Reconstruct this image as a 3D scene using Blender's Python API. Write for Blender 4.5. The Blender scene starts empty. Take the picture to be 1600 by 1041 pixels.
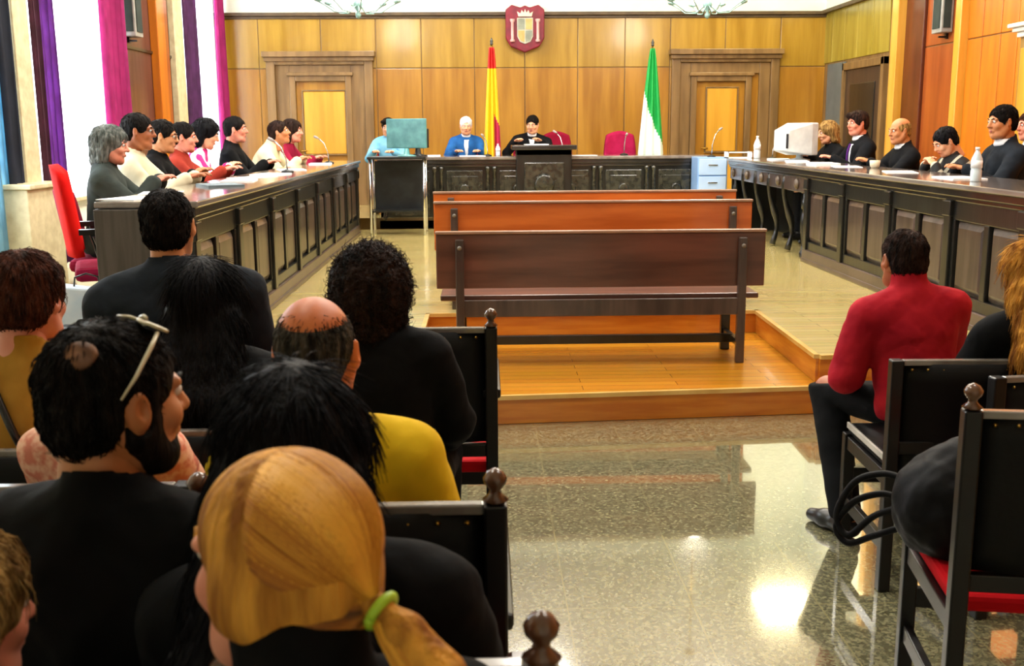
import bpy, math, random
import numpy as np
from mathutils import Matrix, Vector
random.seed(7)
SC = bpy.context.scene
COL = SC.collection
PI = math.pi
def V(*a): return np.array(a, dtype=float)
# ---------------------------------------------------------------- camera
FPX = 1650.0; CX = 800.0; CY = 520.5
CAM = V(0, 0, 1.6)
_a = math.atan(43/FPX); _t = math.atan(318/FPX); _r = math.radians(0.35)
_f = V(math.sin(_a)*math.cos(_t), math.cos(_a)*math.cos(_t), -math.sin(_t))
_rt = V(math.cos(_a), -math.sin(_a), 0); _up = np.cross(_rt, _f)
RT = _rt*math.cos(_r)-_up*math.sin(_r); UP = _up*math.cos(_r)+_rt*math.sin(_r); FW = _f
def at(px, py, x=None, y=None, z=None):
    """world point where a sight line of the photograph meets the plane x=, y= or z="""
    d = FW*FPX + RT*(px-CX) + UP*(CY-py)
    if x is not None: t = (x-CAM[0])/d[0]
    elif y is not None: t = (y-CAM[1])/d[1]
    else: t = (z-CAM[2])/d[2]
    return CAM+d*t
cam = bpy.data.cameras.new('camera'); co = bpy.data.objects.new('camera', cam); COL.objects.link(co)
M = Matrix(((RT[0], UP[0], -FW[0], CAM[0]), (RT[1], UP[1], -FW[1], CAM[1]), (RT[2], UP[2], -FW[2], CAM[2]), (0, 0, 0, 1)))
co.matrix_world = M
cam.sensor_width = 36; cam.lens = FPX/1600*36; cam.clip_start = 0.05; cam.clip_end = 200
cam.dof.use_dof = True; cam.dof.focus_distance = 7.5; cam.dof.aperture_fstop = 8.0
SC.camera = co
# ---------------------------------------------------------------- materials
def lin(c):
    if isinstance(c, str):
        c = [int(c[i:i+2], 16)/255 for i in (0, 2, 4)]
        c = [x/12.92 if x <= .04045 else ((x+.055)/1.055)**2.4 for x in c]
    return (c[0], c[1], c[2], 1)
_M = {}
def mat(name, c1, c2=None, rough=.5, scale=8, stretch=(1, 1, 1), metal=0, bump=0, bscale=None, coat=0, spec=.5, detail=4, contrast=(.35, .65), sheen=0, sss=0, coords='Object'):
    if name in _M: return _M[name]
    m = bpy.data.materials.new(name); m.use_nodes = True; N = m.node_tree.nodes; L = m.node_tree.links
    b = N['Principled BSDF']; b.inputs['Roughness'].default_value = rough; b.inputs['Metallic'].default_value = metal
    b.inputs['Coat Weight'].default_value = coat; b.inputs['Coat Roughness'].default_value = .12
    b.inputs['Specular IOR Level'].default_value = spec; b.inputs['Sheen Weight'].default_value = sheen
    if sss:
        b.inputs['Subsurface Weight'].default_value = sss; b.inputs['Subsurface Radius'].default_value = (1, .3, .15); b.inputs['Subsurface Scale'].default_value = .01
    tc = N.new('ShaderNodeTexCoord'); mp = N.new('ShaderNodeMapping'); mp.inputs['Scale'].default_value = stretch
    L.new(tc.outputs[coords], mp.inputs['Vector'])
    n = N.new('ShaderNodeTexNoise'); n.inputs['Scale'].default_value = scale; n.inputs['Detail'].default_value = detail
    L.new(mp.outputs[0], n.inputs['Vector'])
    r = N.new('ShaderNodeValToRGB'); r.color_ramp.elements[0].position = contrast[0]; r.color_ramp.elements[1].position = contrast[1]
    r.color_ramp.elements[0].color = lin(c1); r.color_ramp.elements[1].color = lin(c2 or c1)
    L.new(n.outputs['Fac'], r.inputs['Fac']); L.new(r.outputs[0], b.inputs['Base Color'])
    if bump:
        n2 = N.new('ShaderNodeTexNoise'); n2.inputs['Scale'].default_value = bscale or scale*2; n2.inputs['Detail'].default_value = 5
        L.new(mp.outputs[0], n2.inputs['Vector'])
        bp = N.new('ShaderNodeBump'); bp.inputs['Strength'].default_value = bump; bp.inputs['Distance'].default_value = .01
        L.new(n2.outputs['Fac'], bp.inputs['Height']); L.new(bp.outputs[0], b.inputs['Normal'])
    _M[name] = m; return m
def emis(name, c, s):
    m = bpy.data.materials.new(name); m.use_nodes = True; N = m.node_tree.nodes; b = N['Principled BSDF']
    b.inputs['Base Color'].default_value = lin(c); b.inputs['Emission Color'].default_value = lin(c); b.inputs['Emission Strength'].default_value = s
    return m
def glass(name, c='ffffff', rough=.0, alpha=.25):
    m = bpy.data.materials.new(name); m.use_nodes = True; b = m.node_tree.nodes['Principled BSDF']
    b.inputs['Base Color'].default_value = lin(c); b.inputs['Roughness'].default_value = rough
    b.inputs['Alpha'].default_value = alpha; return m
# ---------------------------------------------------------------- mesh building
class MB:
    def __init__(s): s.v = []; s.f = []
    def add(s, v, f):
        o = len(s.v); s.v += [tuple(map(float, p)) for p in v]; s.f += [tuple(i+o for i in q) for q in f]; return s
    def box(s, x0, x1, y0, y1, z0, z1, R=None, o=(0, 0, 0)):
        v = [(x, y, z) for z in (z0, z1) for y in (y0, y1) for x in (x0, x1)]
        if R is not None: v = [tuple(np.array(o)+R@(np.array(p)-np.array(o))) for p in v]
        return s.add(v, [(0, 2, 3, 1), (4, 5, 7, 6), (0, 1, 5, 4), (2, 6, 7, 3), (0, 4, 6, 2), (1, 3, 7, 5)])
    def bar(s, a, b, w, h, up=(0, 0, 1)):
        a = np.array(a, float); b = np.array(b, float); d = b-a; d /= np.linalg.norm(d); u = np.array(up, float)
        if abs(d@u) > .95: u = V(1, 0, 0)
        r = np.cross(d, u); r /= np.linalg.norm(r); u = np.cross(r, d)
        v = [p+r*i*w/2+u*j*h/2 for p in (a, b) for i, j in ((-1, -1), (1, -1), (1, 1), (-1, 1))]
        return s.add(v, [(0, 3, 2, 1), (4, 5, 6, 7), (0, 1, 5, 4), (1, 2, 6, 5), (2, 3, 7, 6), (3, 0, 4, 7)])
    def lathe(s, prof, o=(0, 0, 0), n=16, R=None, sx=1, sy=1):
        v = []; f = []
        for r, z in prof:
            for i in range(n):
                a = 2*PI*i/n; p = np.array((r*math.cos(a)*sx, r*math.sin(a)*sy, z))
                if R is not None: p = R@p
                v.append(p+np.array(o))
        m = len(prof)
        for j in range(m-1):
            for i in range(n): f.append((j*n+i, j*n+(i+1) % n, (j+1)*n+(i+1) % n, (j+1)*n+i))
        f.append(tuple(range(n-1, -1, -1))); f.append(tuple((m-1)*n+i for i in range(n)))
        return s.add(v, f)
    def tube(s, pts, r, n=8):
        pts = [np.array(p, float) for p in pts]; rr = r if hasattr(r, '__len__') else [r]*len(pts)
        v = []; f = []; pu = None
        for k, p in enumerate(pts):
            d = pts[min(k+1, len(pts)-1)]-pts[max(k-1, 0)]; d /= (np.linalg.norm(d)+1e-9)
            u = pu if pu is not None else (V(0, 0, 1) if abs(d[2]) < .9 else V(1, 0, 0))
            u = u-d*(u@d); u /= (np.linalg.norm(u)+1e-9); w = np.cross(d, u); pu = u
            for i in range(n):
                a = 2*PI*i/n; v.append(p+(u*math.cos(a)+w*math.sin(a))*rr[k])
        for j in range(len(pts)-1):
            for i in range(n): f.append((j*n+i, j*n+(i+1) % n, (j+1)*n+(i+1) % n, (j+1)*n+i))
        f.append(tuple(range(n-1, -1, -1))); f.append(tuple((len(pts)-1)*n+i for i in range(n)))
        return s.add(v, f)
    def prism(s, poly, fn, t0, t1):
        """poly of 2-D points, fn(a,b,t) -> 3-D"""
        n = len(poly); v = [fn(a, b, t0) for a, b in poly]+[fn(a, b, t1) for a, b in poly]
        f = [tuple(range(n-1, -1, -1)), tuple(range(n, 2*n))]+[(i, (i+1) % n, n+(i+1) % n, n+i) for i in range(n)]
        return s.add(v, f)
    def grid(s, fn, nu, nv):
        v = [fn(i/nu, j/nv) for j in range(nv+1) for i in range(nu+1)]
        f = [(j*(nu+1)+i, j*(nu+1)+i+1, (j+1)*(nu+1)+i+1, (j+1)*(nu+1)+i) for j in range(nv) for i in range(nu)]
        return s.add(v, f)
def curve(pts, n=6):
    p = [np.array(q, float) for q in pts]; p = [2*p[0]-p[1]]+p+[2*p[-1]-p[-2]]; out = []
    for i in range(1, len(p)-2):
        for k in range(n):
            t = k/n; out.append(.5*((2*p[i])+(-p[i-1]+p[i+1])*t+(2*p[i-1]-5*p[i]+4*p[i+1]-p[i+2])*t*t+(-p[i-1]+3*p[i]-3*p[i+1]+p[i+2])*t**3))
    return out+[p[-2]]
def obj(name, mb, m, parent=None, bevel=0, smooth=False, solid=0, subsurf=0, loc=None):
    me = bpy.data.meshes.new(name)
    if isinstance(mb, MB): me.from_pydata(mb.v, [], mb.f)
    else:
        v, q = mb
        me.vertices.add(len(v)); me.vertices.foreach_set('co', np.asarray(v, np.float32).ravel())
        me.loops.add(len(q)*4); me.loops.foreach_set('vertex_index', np.asarray(q, np.int32).ravel())
        me.polygons.add(len(q)); me.polygons.foreach_set('loop_start', np.arange(0, len(q)*4, 4, dtype=np.int32))
    me.update(calc_edges=True); me.validate()
    import bmesh
    if isinstance(mb, MB) and not solid:
        b = bmesh.new(); b.from_mesh(me); bmesh.ops.recalc_face_normals(b, faces=b.faces); b.to_mesh(me); b.free()
    me.materials.append(m)
    o = bpy.data.objects.new(name, me); COL.objects.link(o)
    if loc is not None: o.location = tuple(loc)
    if parent is not None: o.parent = parent
    if smooth: me.polygons.foreach_set('use_smooth', [True]*len(me.polygons))
    if solid:
        md = o.modifiers.new('solid', 'SOLIDIFY'); md.thickness = solid; md.offset = 0
    if bevel:
        md = o.modifiers.new('bevel', 'BEVEL'); md.width = bevel; md.segments = 2; md.limit_method = 'ANGLE'; md.harden_normals = False
    if subsurf:
        md = o.modifiers.new('sub', 'SUBSURF'); md.levels = subsurf; md.render_levels = subsurf
    return o
def tag(o, label=None, cat=None, group=None, kind=None):
    if label: o['label'] = label
    if cat: o['category'] = cat
    if group: o['group'] = group
    if kind: o['kind'] = kind
    return o
def struct(name, mb, m, **k): return tag(obj(name, mb, m, **k), kind='structure')
def thing(name, label, cat, loc=(0, 0, 0), rz=0, group=None):
    o = bpy.data.objects.new(name, None); COL.objects.link(o); o.location = tuple(loc); o.rotation_euler = (0, 0, rz)
    o.empty_display_size = .1
    return tag(o, label, cat, group)
def dup(root, loc, rz=0, label=None, group=None, scale=None):
    r = root.copy(); COL.objects.link(r); r.location = tuple(loc); r.rotation_euler = (0, 0, rz)
    if label: r['label'] = label
    if group: r['group'] = group
    if scale: r.scale = scale
    for ch in list(root.children):
        c = ch.copy(); COL.objects.link(c); c.parent = r
        for g in list(ch.children):
            d = g.copy(); COL.objects.link(d); d.parent = c
    return r
def Rz(a): c, s = math.cos(a), math.sin(a); return np.array(((c, -s, 0), (s, c, 0), (0, 0, 1)))
def Rx(a): c, s = math.cos(a), math.sin(a); return np.array(((1, 0, 0), (0, c, -s), (0, s, c)))
def Ry(a): c, s = math.cos(a), math.sin(a); return np.array(((c, 0, s), (0, 1, 0), (-s, 0, c)))
# ---------------------------------------------------------------- smooth solids (distance field -> surface net)
class Field:
    def __init__(s, lo, hi, h):
        s.lo = np.array(lo, float); s.h = h
        n = np.maximum(np.ceil((np.array(hi)-s.lo)/h).astype(int)+1, 4); s.n = n
        s.ax = [(s.lo[i]+h*np.arange(n[i])).astype(np.float32) for i in range(3)]
        s.D = np.full(tuple(n), .25, np.float32)
    def sub(s, lo, hi):
        a = np.clip(np.floor((np.array(lo)-s.lo)/s.h).astype(int), 0, s.n-1); b = np.clip(np.ceil((np.array(hi)-s.lo)/s.h).astype(int)+1, 1, s.n)
        b = np.maximum(b, a+1)
        sl = tuple(slice(a[i], b[i]) for i in range(3))
        return sl, s.ax[0][sl[0]][:, None, None], s.ax[1][sl[1]][None, :, None], s.ax[2][sl[2]][None, None, :]
    def put(s, sl, d, k, op='+'):
        a = s.D[sl]
        if op == '+':
            if k > 0:
                h = np.maximum(k-np.abs(a-d), 0)/k; s.D[sl] = np.minimum(a, d)-h*h*k*.25
            else: s.D[sl] = np.minimum(a, d)
        else:
            d = -d
            if k > 0:
                h = np.maximum(k-np.abs(a-d), 0)/k; s.D[sl] = np.maximum(a, d)+h*h*k*.25
            else: s.D[sl] = np.maximum(a, d)
    def cone(s, a, b, r1, r2, k=.02, op='+'):
        a = np.array(a, float); b = np.array(b, float); R = max(r1, r2)+k+2.5*s.h
        sl, X, Y, Z = s.sub(np.minimum(a, b)-R, np.maximum(a, b)+R)
        ab = b-a; L = float(ab@ab)+1e-12
        px, py, pz = X-a[0], Y-a[1], Z-a[2]
        t = np.clip((px*ab[0]+py*ab[1]+pz*ab[2])/L, 0, 1)
        d = np.sqrt((px-t*ab[0])**2+(py-t*ab[1])**2+(pz-t*ab[2])**2)-(r1+(r2-r1)*t)
        s.put(sl, d.astype(np.float32), k, op); return s
    def ell(s, c, r, R=None, k=.02, op='+'):
        c = np.array(c, float); r = np.array(r, float); m = r.max()+k+2.5*s.h
        sl, X, Y, Z = s.sub(c-m, c+m)
        px, py, pz = X-c[0], Y-c[1], Z-c[2]
        if R is not None:
            q = R.T
            px, py, pz = (q[0, 0]*px+q[0, 1]*py+q[0, 2]*pz, q[1, 0]*px+q[1, 1]*py+q[1, 2]*pz, q[2, 0]*px+q[2, 1]*py+q[2, 2]*pz)
        k0 = np.sqrt((px/r[0])**2+(py/r[1])**2+(pz/r[2])**2); k1 = np.sqrt((px/r[0]**2)**2+(py/r[1]**2)**2+(pz/r[2]**2)**2)+1e-6
        s.put(sl, (k0*(k0-1)/k1).astype(np.float32), k, op); return s
    def half(s, p, n, k=.0):
        """cut away the side the normal points to"""
        n = np.array(n, float); n /= np.linalg.norm(n)
        X, Y, Z = s.ax[0][:, None, None], s.ax[1][None, :, None], s.ax[2][None, None, :]
        d = -((X-p[0])*n[0]+(Y-p[1])*n[1]+(Z-p[2])*n[2]); s.put((slice(None),)*3, d.astype(np.float32), k, '-'); return s
    def noise(s, amp, sc, seed=0):
        X, Y, Z = s.ax[0][:, None, None], s.ax[1][None, :, None], s.ax[2][None, None, :]
        rs = random.Random(seed); t = 0
        for q in range(3):
            f = sc*(1+.7*q); a = [rs.uniform(0, 6.28) for _ in range(6)]
            t = t+np.sin(f*X+a[0]+1.7*np.sin(f*.6*Y+a[1]))*np.sin(f*Y+a[2]+1.3*np.sin(f*.7*Z+a[3]))*np.sin(f*Z+a[4]+1.5*np.sin(f*.5*X+a[5]))/(1+.6*q)
        s.D += (t*amp).astype(np.float32); return s
    def mesh(s):
        D = s.D; D[0] = D[-1] = .1; D[:, 0] = D[:, -1] = .1; D[:, :, 0] = D[:, :, -1] = .1
        S = D < 0; nx, ny, nz = D.shape
        c = [S[i:nx-1+i, j:ny-1+j, k:nz-1+k] for i in (0, 1) for j in (0, 1) for k in (0, 1)]
        cnt = sum(q.astype(np.int8) for q in c); act = (cnt > 0) & (cnt < 8)
        I = np.argwhere(act); ids = np.full(act.shape, -1, np.int32); ids[act] = np.arange(len(I))
        acc = np.zeros((len(I), 3)); n = np.zeros(len(I))
        offs = [(i, j, k) for i in (0, 1) for j in (0, 1) for k in (0, 1)]
        for a in offs:
            for ax in range(3):
                if a[ax]: continue
                b = list(a); b[ax] = 1
                va = D[I[:, 0]+a[0], I[:, 1]+a[1], I[:, 2]+a[2]]; vb = D[I[:, 0]+b[0], I[:, 1]+b[1], I[:, 2]+b[2]]
                m = (va < 0) != (vb < 0); t = np.where(m, va/np.where(m, va-vb, 1), 0)
                p = np.tile(np.array(a, float), (len(I), 1)); p[:, ax] += t
                acc[m] += p[m]; n[m] += 1
        v = s.lo+s.h*(I+acc/n[:, None])
        Q = []
        for ax in range(3):
            sl0 = [slice(None)]*3; sl1 = [slice(None)]*3; sl0[ax] = slice(0, -1); sl1[ax] = slice(1, None)
            A = S[tuple(sl0)]; B = S[tuple(sl1)]; E = np.argwhere(A != B)
            u, w = (ax+1) % 3, (ax+2) % 3
            E = E[(E[:, u] > 0) & (E[:, w] > 0) & (E[:, u] < D.shape[u]-1) & (E[:, w] < D.shape[w]-1)]
            sg = A[E[:, 0], E[:, 1], E[:, 2]]
            def cid(du, dw):
                e = E.copy(); e[:, u] += du; e[:, w] += dw; return ids[e[:, 0], e[:, 1], e[:, 2]]
            q = np.stack([cid(-1, -1), cid(0, -1), cid(0, 0), cid(-1, 0)], 1)
            q[~sg] = q[~sg][:, ::-1]; Q.append(q)
        Q = np.concatenate(Q); Q = Q[(Q >= 0).all(1)]
        return v, Q
def join(parts):
    vs = []; qs = []; o = 0
    for v, q in parts:
        vs.append(v); qs.append(q+o); o += len(v)
    return np.concatenate(vs), np.concatenate(qs)
# ---------------------------------------------------------------- people
def skin(n, c1, c2): return mat('skin_'+n, c1, c2, rough=.5, scale=9, sss=.08, bump=.05, bscale=60)
def hairm(n, c1, c2, sc=16): return mat('hair_'+n, c1, c2, rough=.6, spec=.1, scale=sc, stretch=(4, 4, .45), bump=.9, bscale=sc*2.2, detail=6)
def cloth(n, c1, c2=None, rough=.85, scale=6, **k): return mat('cloth_'+n, c1, c2 or c1, rough=rough, scale=scale, bump=.35, bscale=14, spec=.12, **k)
SK = dict(scalp=('cf7434', 'b85c24'), fair=('e8b08c', 'd8946c'), tan=('c98a5e', 'b8703f'), rosy=('e39a80', 'cf7a5e'), deep=('b06a40', '94502c'))
def ik(a, c, l1, l2, hint):
    d = c-a; L = np.linalg.norm(d); L2 = min(L, (l1+l2)*.995); u = d/(L+1e-9); c = a+u*L2
    x = (l1*l1-l2*l2+L2*L2)/(2*L2); h = math.sqrt(max(l1*l1-x*x, 0))
    n = np.array(hint, float); n = n-u*(n@u); n /= np.linalg.norm(n)+1e-9
    return a+u*x+n*h, c
def hair_field(style, hh, seed=3):
    F = Field((-.2, -.24, -.7 if style in ('long', 'wavy') else -.22), (.2, .17, .19), hh)
    t = dict(short=.009, crop=.006, fringe=.004, pony=.010, long=.014, curly=.034, bob=.018, wavy=.020, wave=.018, part=.014)[style]
    if style == 'fringe':
        F.ell((0, -.014, .02), (.0815, .1005, .083), k=0); F.ell((0, -.05, -.035), (.062, .052, .055), k=.02)
        F.ell((0, .02, .115), (.066, .105, .085), k=.012, op='-'); F.ell((0, .125, -.03), (.11, .10, .15), k=.006, op='-')
    else:
        F.ell((0, -.014, .03), (.077+t, .097+t, .086+t), k=0)
        F.ell((0, -.045, -.03), (.064+t*.8, .056+t, .062), k=.03)
        if style in ('bob', 'long', 'curly', 'wavy'):
            for sx in (-1, 1): F.cone((sx*.066, -.012, .03), (sx*.068, -.03, -.10), .030+t*.4, .028+t*.5, k=.03)
            F.cone((0, -.06, .0), (0, -.06, -.11), .06+t*.5, .055+t*.5, k=.04)
        if style == 'curly': F.ell((0, -.02, .0), (.125, .12, .13), k=.03)
        if style == 'part':
            F.ell((.03, .05, .085), (.055, .05, .03), k=.02)
        if style in ('long', 'wavy'):
            for sx in (-1, 0, 1): F.cone((sx*.055, -.06, -.06), (sx*.085, -.13, -.30), .06, .062, k=.03); F.cone((sx*.085, -.13, -.30), (sx*.06, -.145, -.52 if style == 'long' else -.36), .062, .03, k=.03)
        F.ell((0, .128, -.045), (.098 if style not in ('bob', 'long', 'curly', 'wavy') else .074, .086 if style != 'curly' else .075, .124), k=.008, op='-')
    if style == 'pony':
        for sx in (-1, 1): F.ell((sx*.074, -.008, -.022), (.026, .046, .052), k=.02)
    if style in ('short', 'crop', 'fringe', 'pony', 'part'):
        for sx in (-1, 1) if style != 'pony' else (): F.ell((sx*.094, .0, -.018), (.030, .028, .038), k=.004, op='-')
        F.half((0, -.05, -.078 if style != 'pony' else -.066), (0, .25, -1), k=.01)
    if style == 'curly': F.noise(.0065, 85, seed).noise(.003, 150, seed+1)
    elif style in ('bob', 'wave', 'wavy'): F.noise(.0035, 42, seed)
    elif style in ('short', 'part', 'crop'): F.noise(.0018, 75, seed)
    return F.mesh()
def person(label, hp, depth=None, X=None, fl=0., yaw=0, lean=8, side=0, hyaw=0, hpitch=8, hroll=0, hair='short', hm=None, sk='tan', top=None,
           legs=None, h=.012, hh=.007, hands=((-.14, .36, .62), (.14, .36, .62)), elbow=None, seat=.47, wide=1., infl=.014, knees=None, ankles=None,
           collar=None, glasses=None, tie=None, group=None, bare=False, face=True, hem=None, smax=1.1, linfl=.012, lapel=None, shoulder=None):
    if X is not None: P = at(hp[0], hp[1], x=X)
    else: P = at(hp[0], hp[1], y=depth)
    rad = math.radians; ln = rad(lean); yw = rad(yaw)
    s = (P[2]-fl-seat)/(.10+.52*math.cos(ln)*math.cos(rad(side))+.145*math.cos(ln/2))
    if s > smax: seat += (s-smax)*(.10+.52*math.cos(ln)+.145); s = smax
    Rt = Rx(-ln)@Ry(rad(side)); Rn = Rx(-ln/2)@Ry(rad(side)/2)
    hip = V(0, 0, seat+.10*s)
    def T(x, y, z): return hip+Rt@(V(x, y, z)*s)
    nb = T(0, -.012, .50)
    hc = hip+Rt@V(0, 0, .52*s)+Rn@V(0, .02, .145)*s
    hs = .5+.5*s                                      # heads vary less than bodies
    Rh = Rz(rad(hyaw))@Rx(-rad(hpitch))@Ry(rad(hroll))
    base = P-Rz(yw)@hc; base[2] = fl
    root = thing('person', label, 'person', base, yw, group)
    def H(x, y, z): return hc+Rh@(V(x, y, z)*hs)
    # joints
    sh = [T((-.185 if i == 0 else .185)*wide, -.005, .42) for i in (0, 1)]
    if shoulder is not None: sh = [sh[i]+V(*shoulder[i]) for i in (0, 1)]
    wr = []; el = []
    for i in (0, 1):
        t = V(*hands[i]) if hands[i] is not None else V((-.2, .2)[i], .25, seat+.15)
        hint = elbow[i] if elbow is not None else (V(-.6 if i == 0 else .6, -.4, -.8))
        e, w = ik(sh[i], t, .285*s, .25*s, hint); el.append(e); wr.append(w)
    hj = [hip+V(-.09, .0, -.02)*s, hip+V(.09, .0, -.02)*s]
    kn = [V(*k) for k in knees] if knees else [V(-.12*s, .43*s, max(seat+.06, .46)), V(.12*s, .43*s, max(seat+.06, .46))]
    an = [V(*k) for k in ankles] if ankles else [V(-.12*s, .42*s, .10), V(.12*s, .42*s, .10)]
    fd = []
    for i in (0, 1): d = (kn[i]-hj[i])*V(1, 1, 0); fd.append(d/(np.linalg.norm(d)+1e-9))
    def trunk(F, g):
        F.ell(T(0, -.01, .0), V(.165*wide+g, .125+g, .11+g)*s, Rt, k=.03)
        F.ell(T(0, .01, .15), V(.148*wide+g, .112+g, .17+g)*s, Rt, k=.05)
        F.ell(T(0, .0, .33), V(.165*wide+g, .112+g, .17+g)*s, Rt, k=.04)
        F.cone(T(-.13*wide, -.012, .42), T(.13*wide, -.012, .42), (.068+g)*s, (.068+g)*s, k=.04)
        for i in (0, 1):
            sx = (-1, 1)[i]; F.cone(T(sx*.02, -.025, .485), T(sx*.13*wide, -.012, .445), (.052+g)*s, (.05+g)*s, k=.03)
    def arm(F, g, i, cut=.0, k=.025):
        F.cone(sh[i], el[i], (.056+g)*s, (.043+g*1.2)*s, k=k)
        w = el[i]+(wr[i]-el[i])*(1-cut)
        F.cone(el[i], w, (.042+g*1.2)*s, (.028+g)*s, k=.02)
    def legf(F, g, i):
        F.cone(hj[i], kn[i], (.088+g)*s, (.060+g)*s, k=.03); F.cone(kn[i], an[i], (.058+g*1.2)*s, (.038+g*1.4)*s, k=.02)
    allp = np.array([hip-V(.25, .25, .15), T(0, 0, .5)]+sh+el+wr+kn+an+[hc])
    lo = allp.min(0)-.13; hi = allp.max(0)+.13; lo[2] = max(lo[2], -.02)
    # body
    F = Field(lo, hi, max(h, .010)); trunk(F, 0)
    for i in (0, 1): arm(F, 0, i); legf(F, 0, i); F.cone(an[i]-fd[i]*.03-V(0, 0, .04), an[i]+fd[i]*.13-V(0, 0, .06), .034, .022, k=.02)
    F.cone(nb, H(0, -.03, -.06), .057*s, .053*hs, k=.03)
    parts = [F.mesh()]
    G = Field((-.125, -.15, -.2), (.125, .16, .14), hh)
    G.ell((0, -.014, .03), (.076, .096, .085), k=0).ell((0, .028, -.028), (.064, .066, .086), k=.03)
    G.cone((-.028, .055, -.088), (.028, .055, -.088), .03, .03, k=.03).cone((0, .073, -.098), (0, .076, -.1), .019, .019, k=.025)
    for sx in (-1, 1):
        G.cone((sx*.060, .0, -.045), (sx*.040, .04, -.088), .022, .022, k=.03)
        G.ell((sx*.038, .066, -.026), (.026, .024, .024), k=.02)
        G.ell((sx*.031, .101, .010), (.018, .017, .012), k=.012, op='-')
        G.cone((sx*.012, .086, .026), (sx*.045, .078, .026), .010, .009, k=.012)
        Re = Rz(sx*-.35)@Rx(.15)
        G.ell((sx*.083, -.004, -.006), (.009, .020, .033), Re, k=.006); G.ell((sx*.092, .002, -.002), (.007, .009, .016), Re, k=.006, op='-')
    G.cone((0, .092, .014), (0, .112, -.020), .009, .013, k=.012)
    for sx in (-1, 1): G.cone((sx*.012, .101, -.024), (sx*.012, .100, -.024), .008, .008, k=.008)
    G.cone((-.019, .090, -.056), (.019, .090, -.056), .009, .009, k=.012); G.cone((-.020, .103, -.058), (.020, .103, -.058), .0022, .0022, k=.004, op='-')
    G.cone((0, -.03, -.05), (0, -.035, -.19), .054, .056, k=.03)
    v, q = G.mesh(); v = (Rh@(v.T*hs)).T+hc; parts.append((v, q))
    for i in (0, 1):
        if hands[i] is None: continue
        d = wr[i]-el[i]; d /= np.linalg.norm(d); d = d*V(1, 1, .45); d /= np.linalg.norm(d)
        xx = np.cross(d, V(0, 0, 1)); xx /= np.linalg.norm(xx); zz = np.cross(xx, d); R = np.stack([xx, d, zz], 1)
        K = Field((-.075, -.05, -.075), (.075, .21, .04), .0045); sx = (1, -1)[i]
        K.cone((0, -.04, 0), (0, .01, 0), .026, .024, k=.01).ell((0, .05, 0), (.041, .052, .017), k=.02)
        for j, (fx, L) in enumerate(((.030, .068), (.010, .078), (-.011, .072), (-.030, .056))):
            fx = fx*sx; b = V(fx, .085-abs(fx)*.2, .002); m = b+V(fx*.10, L*.5, -.006); e = m+V(fx*.04, L*.38, -.022)
            K.cone(b, m, .0098, .0088, k=.006).cone(m, e, .0088, .0076, k=.003)
        K.cone((.026*sx, .012, -.004), (.056*sx, .050, -.012), .013, .011, k=.012).cone((.056*sx, .050, -.012), (.058*sx, .080, -.018), .011, .009, k=.003)
        v, q = K.mesh(); v = (R@(v.T*.95)).T+wr[i]; parts.append((v, q))
    sm = skin(sk, *SK[sk])
    obj('body', join(parts), sm, root, smooth=True)
    # clothing
    F = Field(lo, hi, h); trunk(F, infl)
    for i in (0, 1): arm(F, infl+.003, i, .42 if bare else .03)
    F.cone(nb-Rn@V(0, 0, .03), nb+Rn@V(0, -.004, .05 if collar != 'stand' else .085), .076*s, .066*s if collar != 'stand' else .078*s, k=.02)
    F.noise(.0048, 15, int(hp[0])).noise(.0016, 45, int(hp[1]))
    c = nb+Rn@V(0, .016, .105 if collar != 'stand' else .15)*s; F.ell(c, V(.078, .082, .085)*s, Rn, k=.008, op='-')
    F.half(hip+V(0, 0, -.07 if not hem else hem), (0, 0, -1), k=.01)
    st = obj('shirt' if top.name.find('shirt') >= 0 else 'jacket', F.mesh(), top, root, smooth=True)
    F = Field(lo, hi, max(h, .009)); F.ell(T(0, -.01, .0), V(.158*wide, .125, .11)*s*1.04, Rt, k=.03)
    for i in (0, 1): legf(F, linfl, i)
    F.noise(.003, 19, 5); F.half(T(0, 0, .10), Rt@V(0, 0, 1), k=.005); F.half((0, 0, .07), (0, 0, -1))
    obj('trousers', F.mesh(), legs or cloth('trouser_dark', '1a1c20', '101114'), root, smooth=True)
    for i in (0, 1):
        d = fd[i]
        F = Field(an[i]-V(.2, .2, .12), an[i]+V(.2, .25, .06), .006); a = an[i]*V(1, 1, 0)
        F.cone(a-d*.035+V(0, 0, .042), a+d*.10+V(0, 0, .036), .040, .038, k=.01).cone(a+d*.10+V(0, 0, .034), a+d*.175+V(0, 0, .030), .038, .026, k=.02).cone(a+V(0, 0, .05), a+V(0, 0, .10), .046, .044, k=.02)
        F.half((0, 0, .004), (0, 0, -1)); F.half((0, 0, .105), (0, 0, 1))
        obj('shoe', F.mesh(), mat('shoe_black', '0c0c0d', '151515', rough=.35), root, smooth=True)
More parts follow.
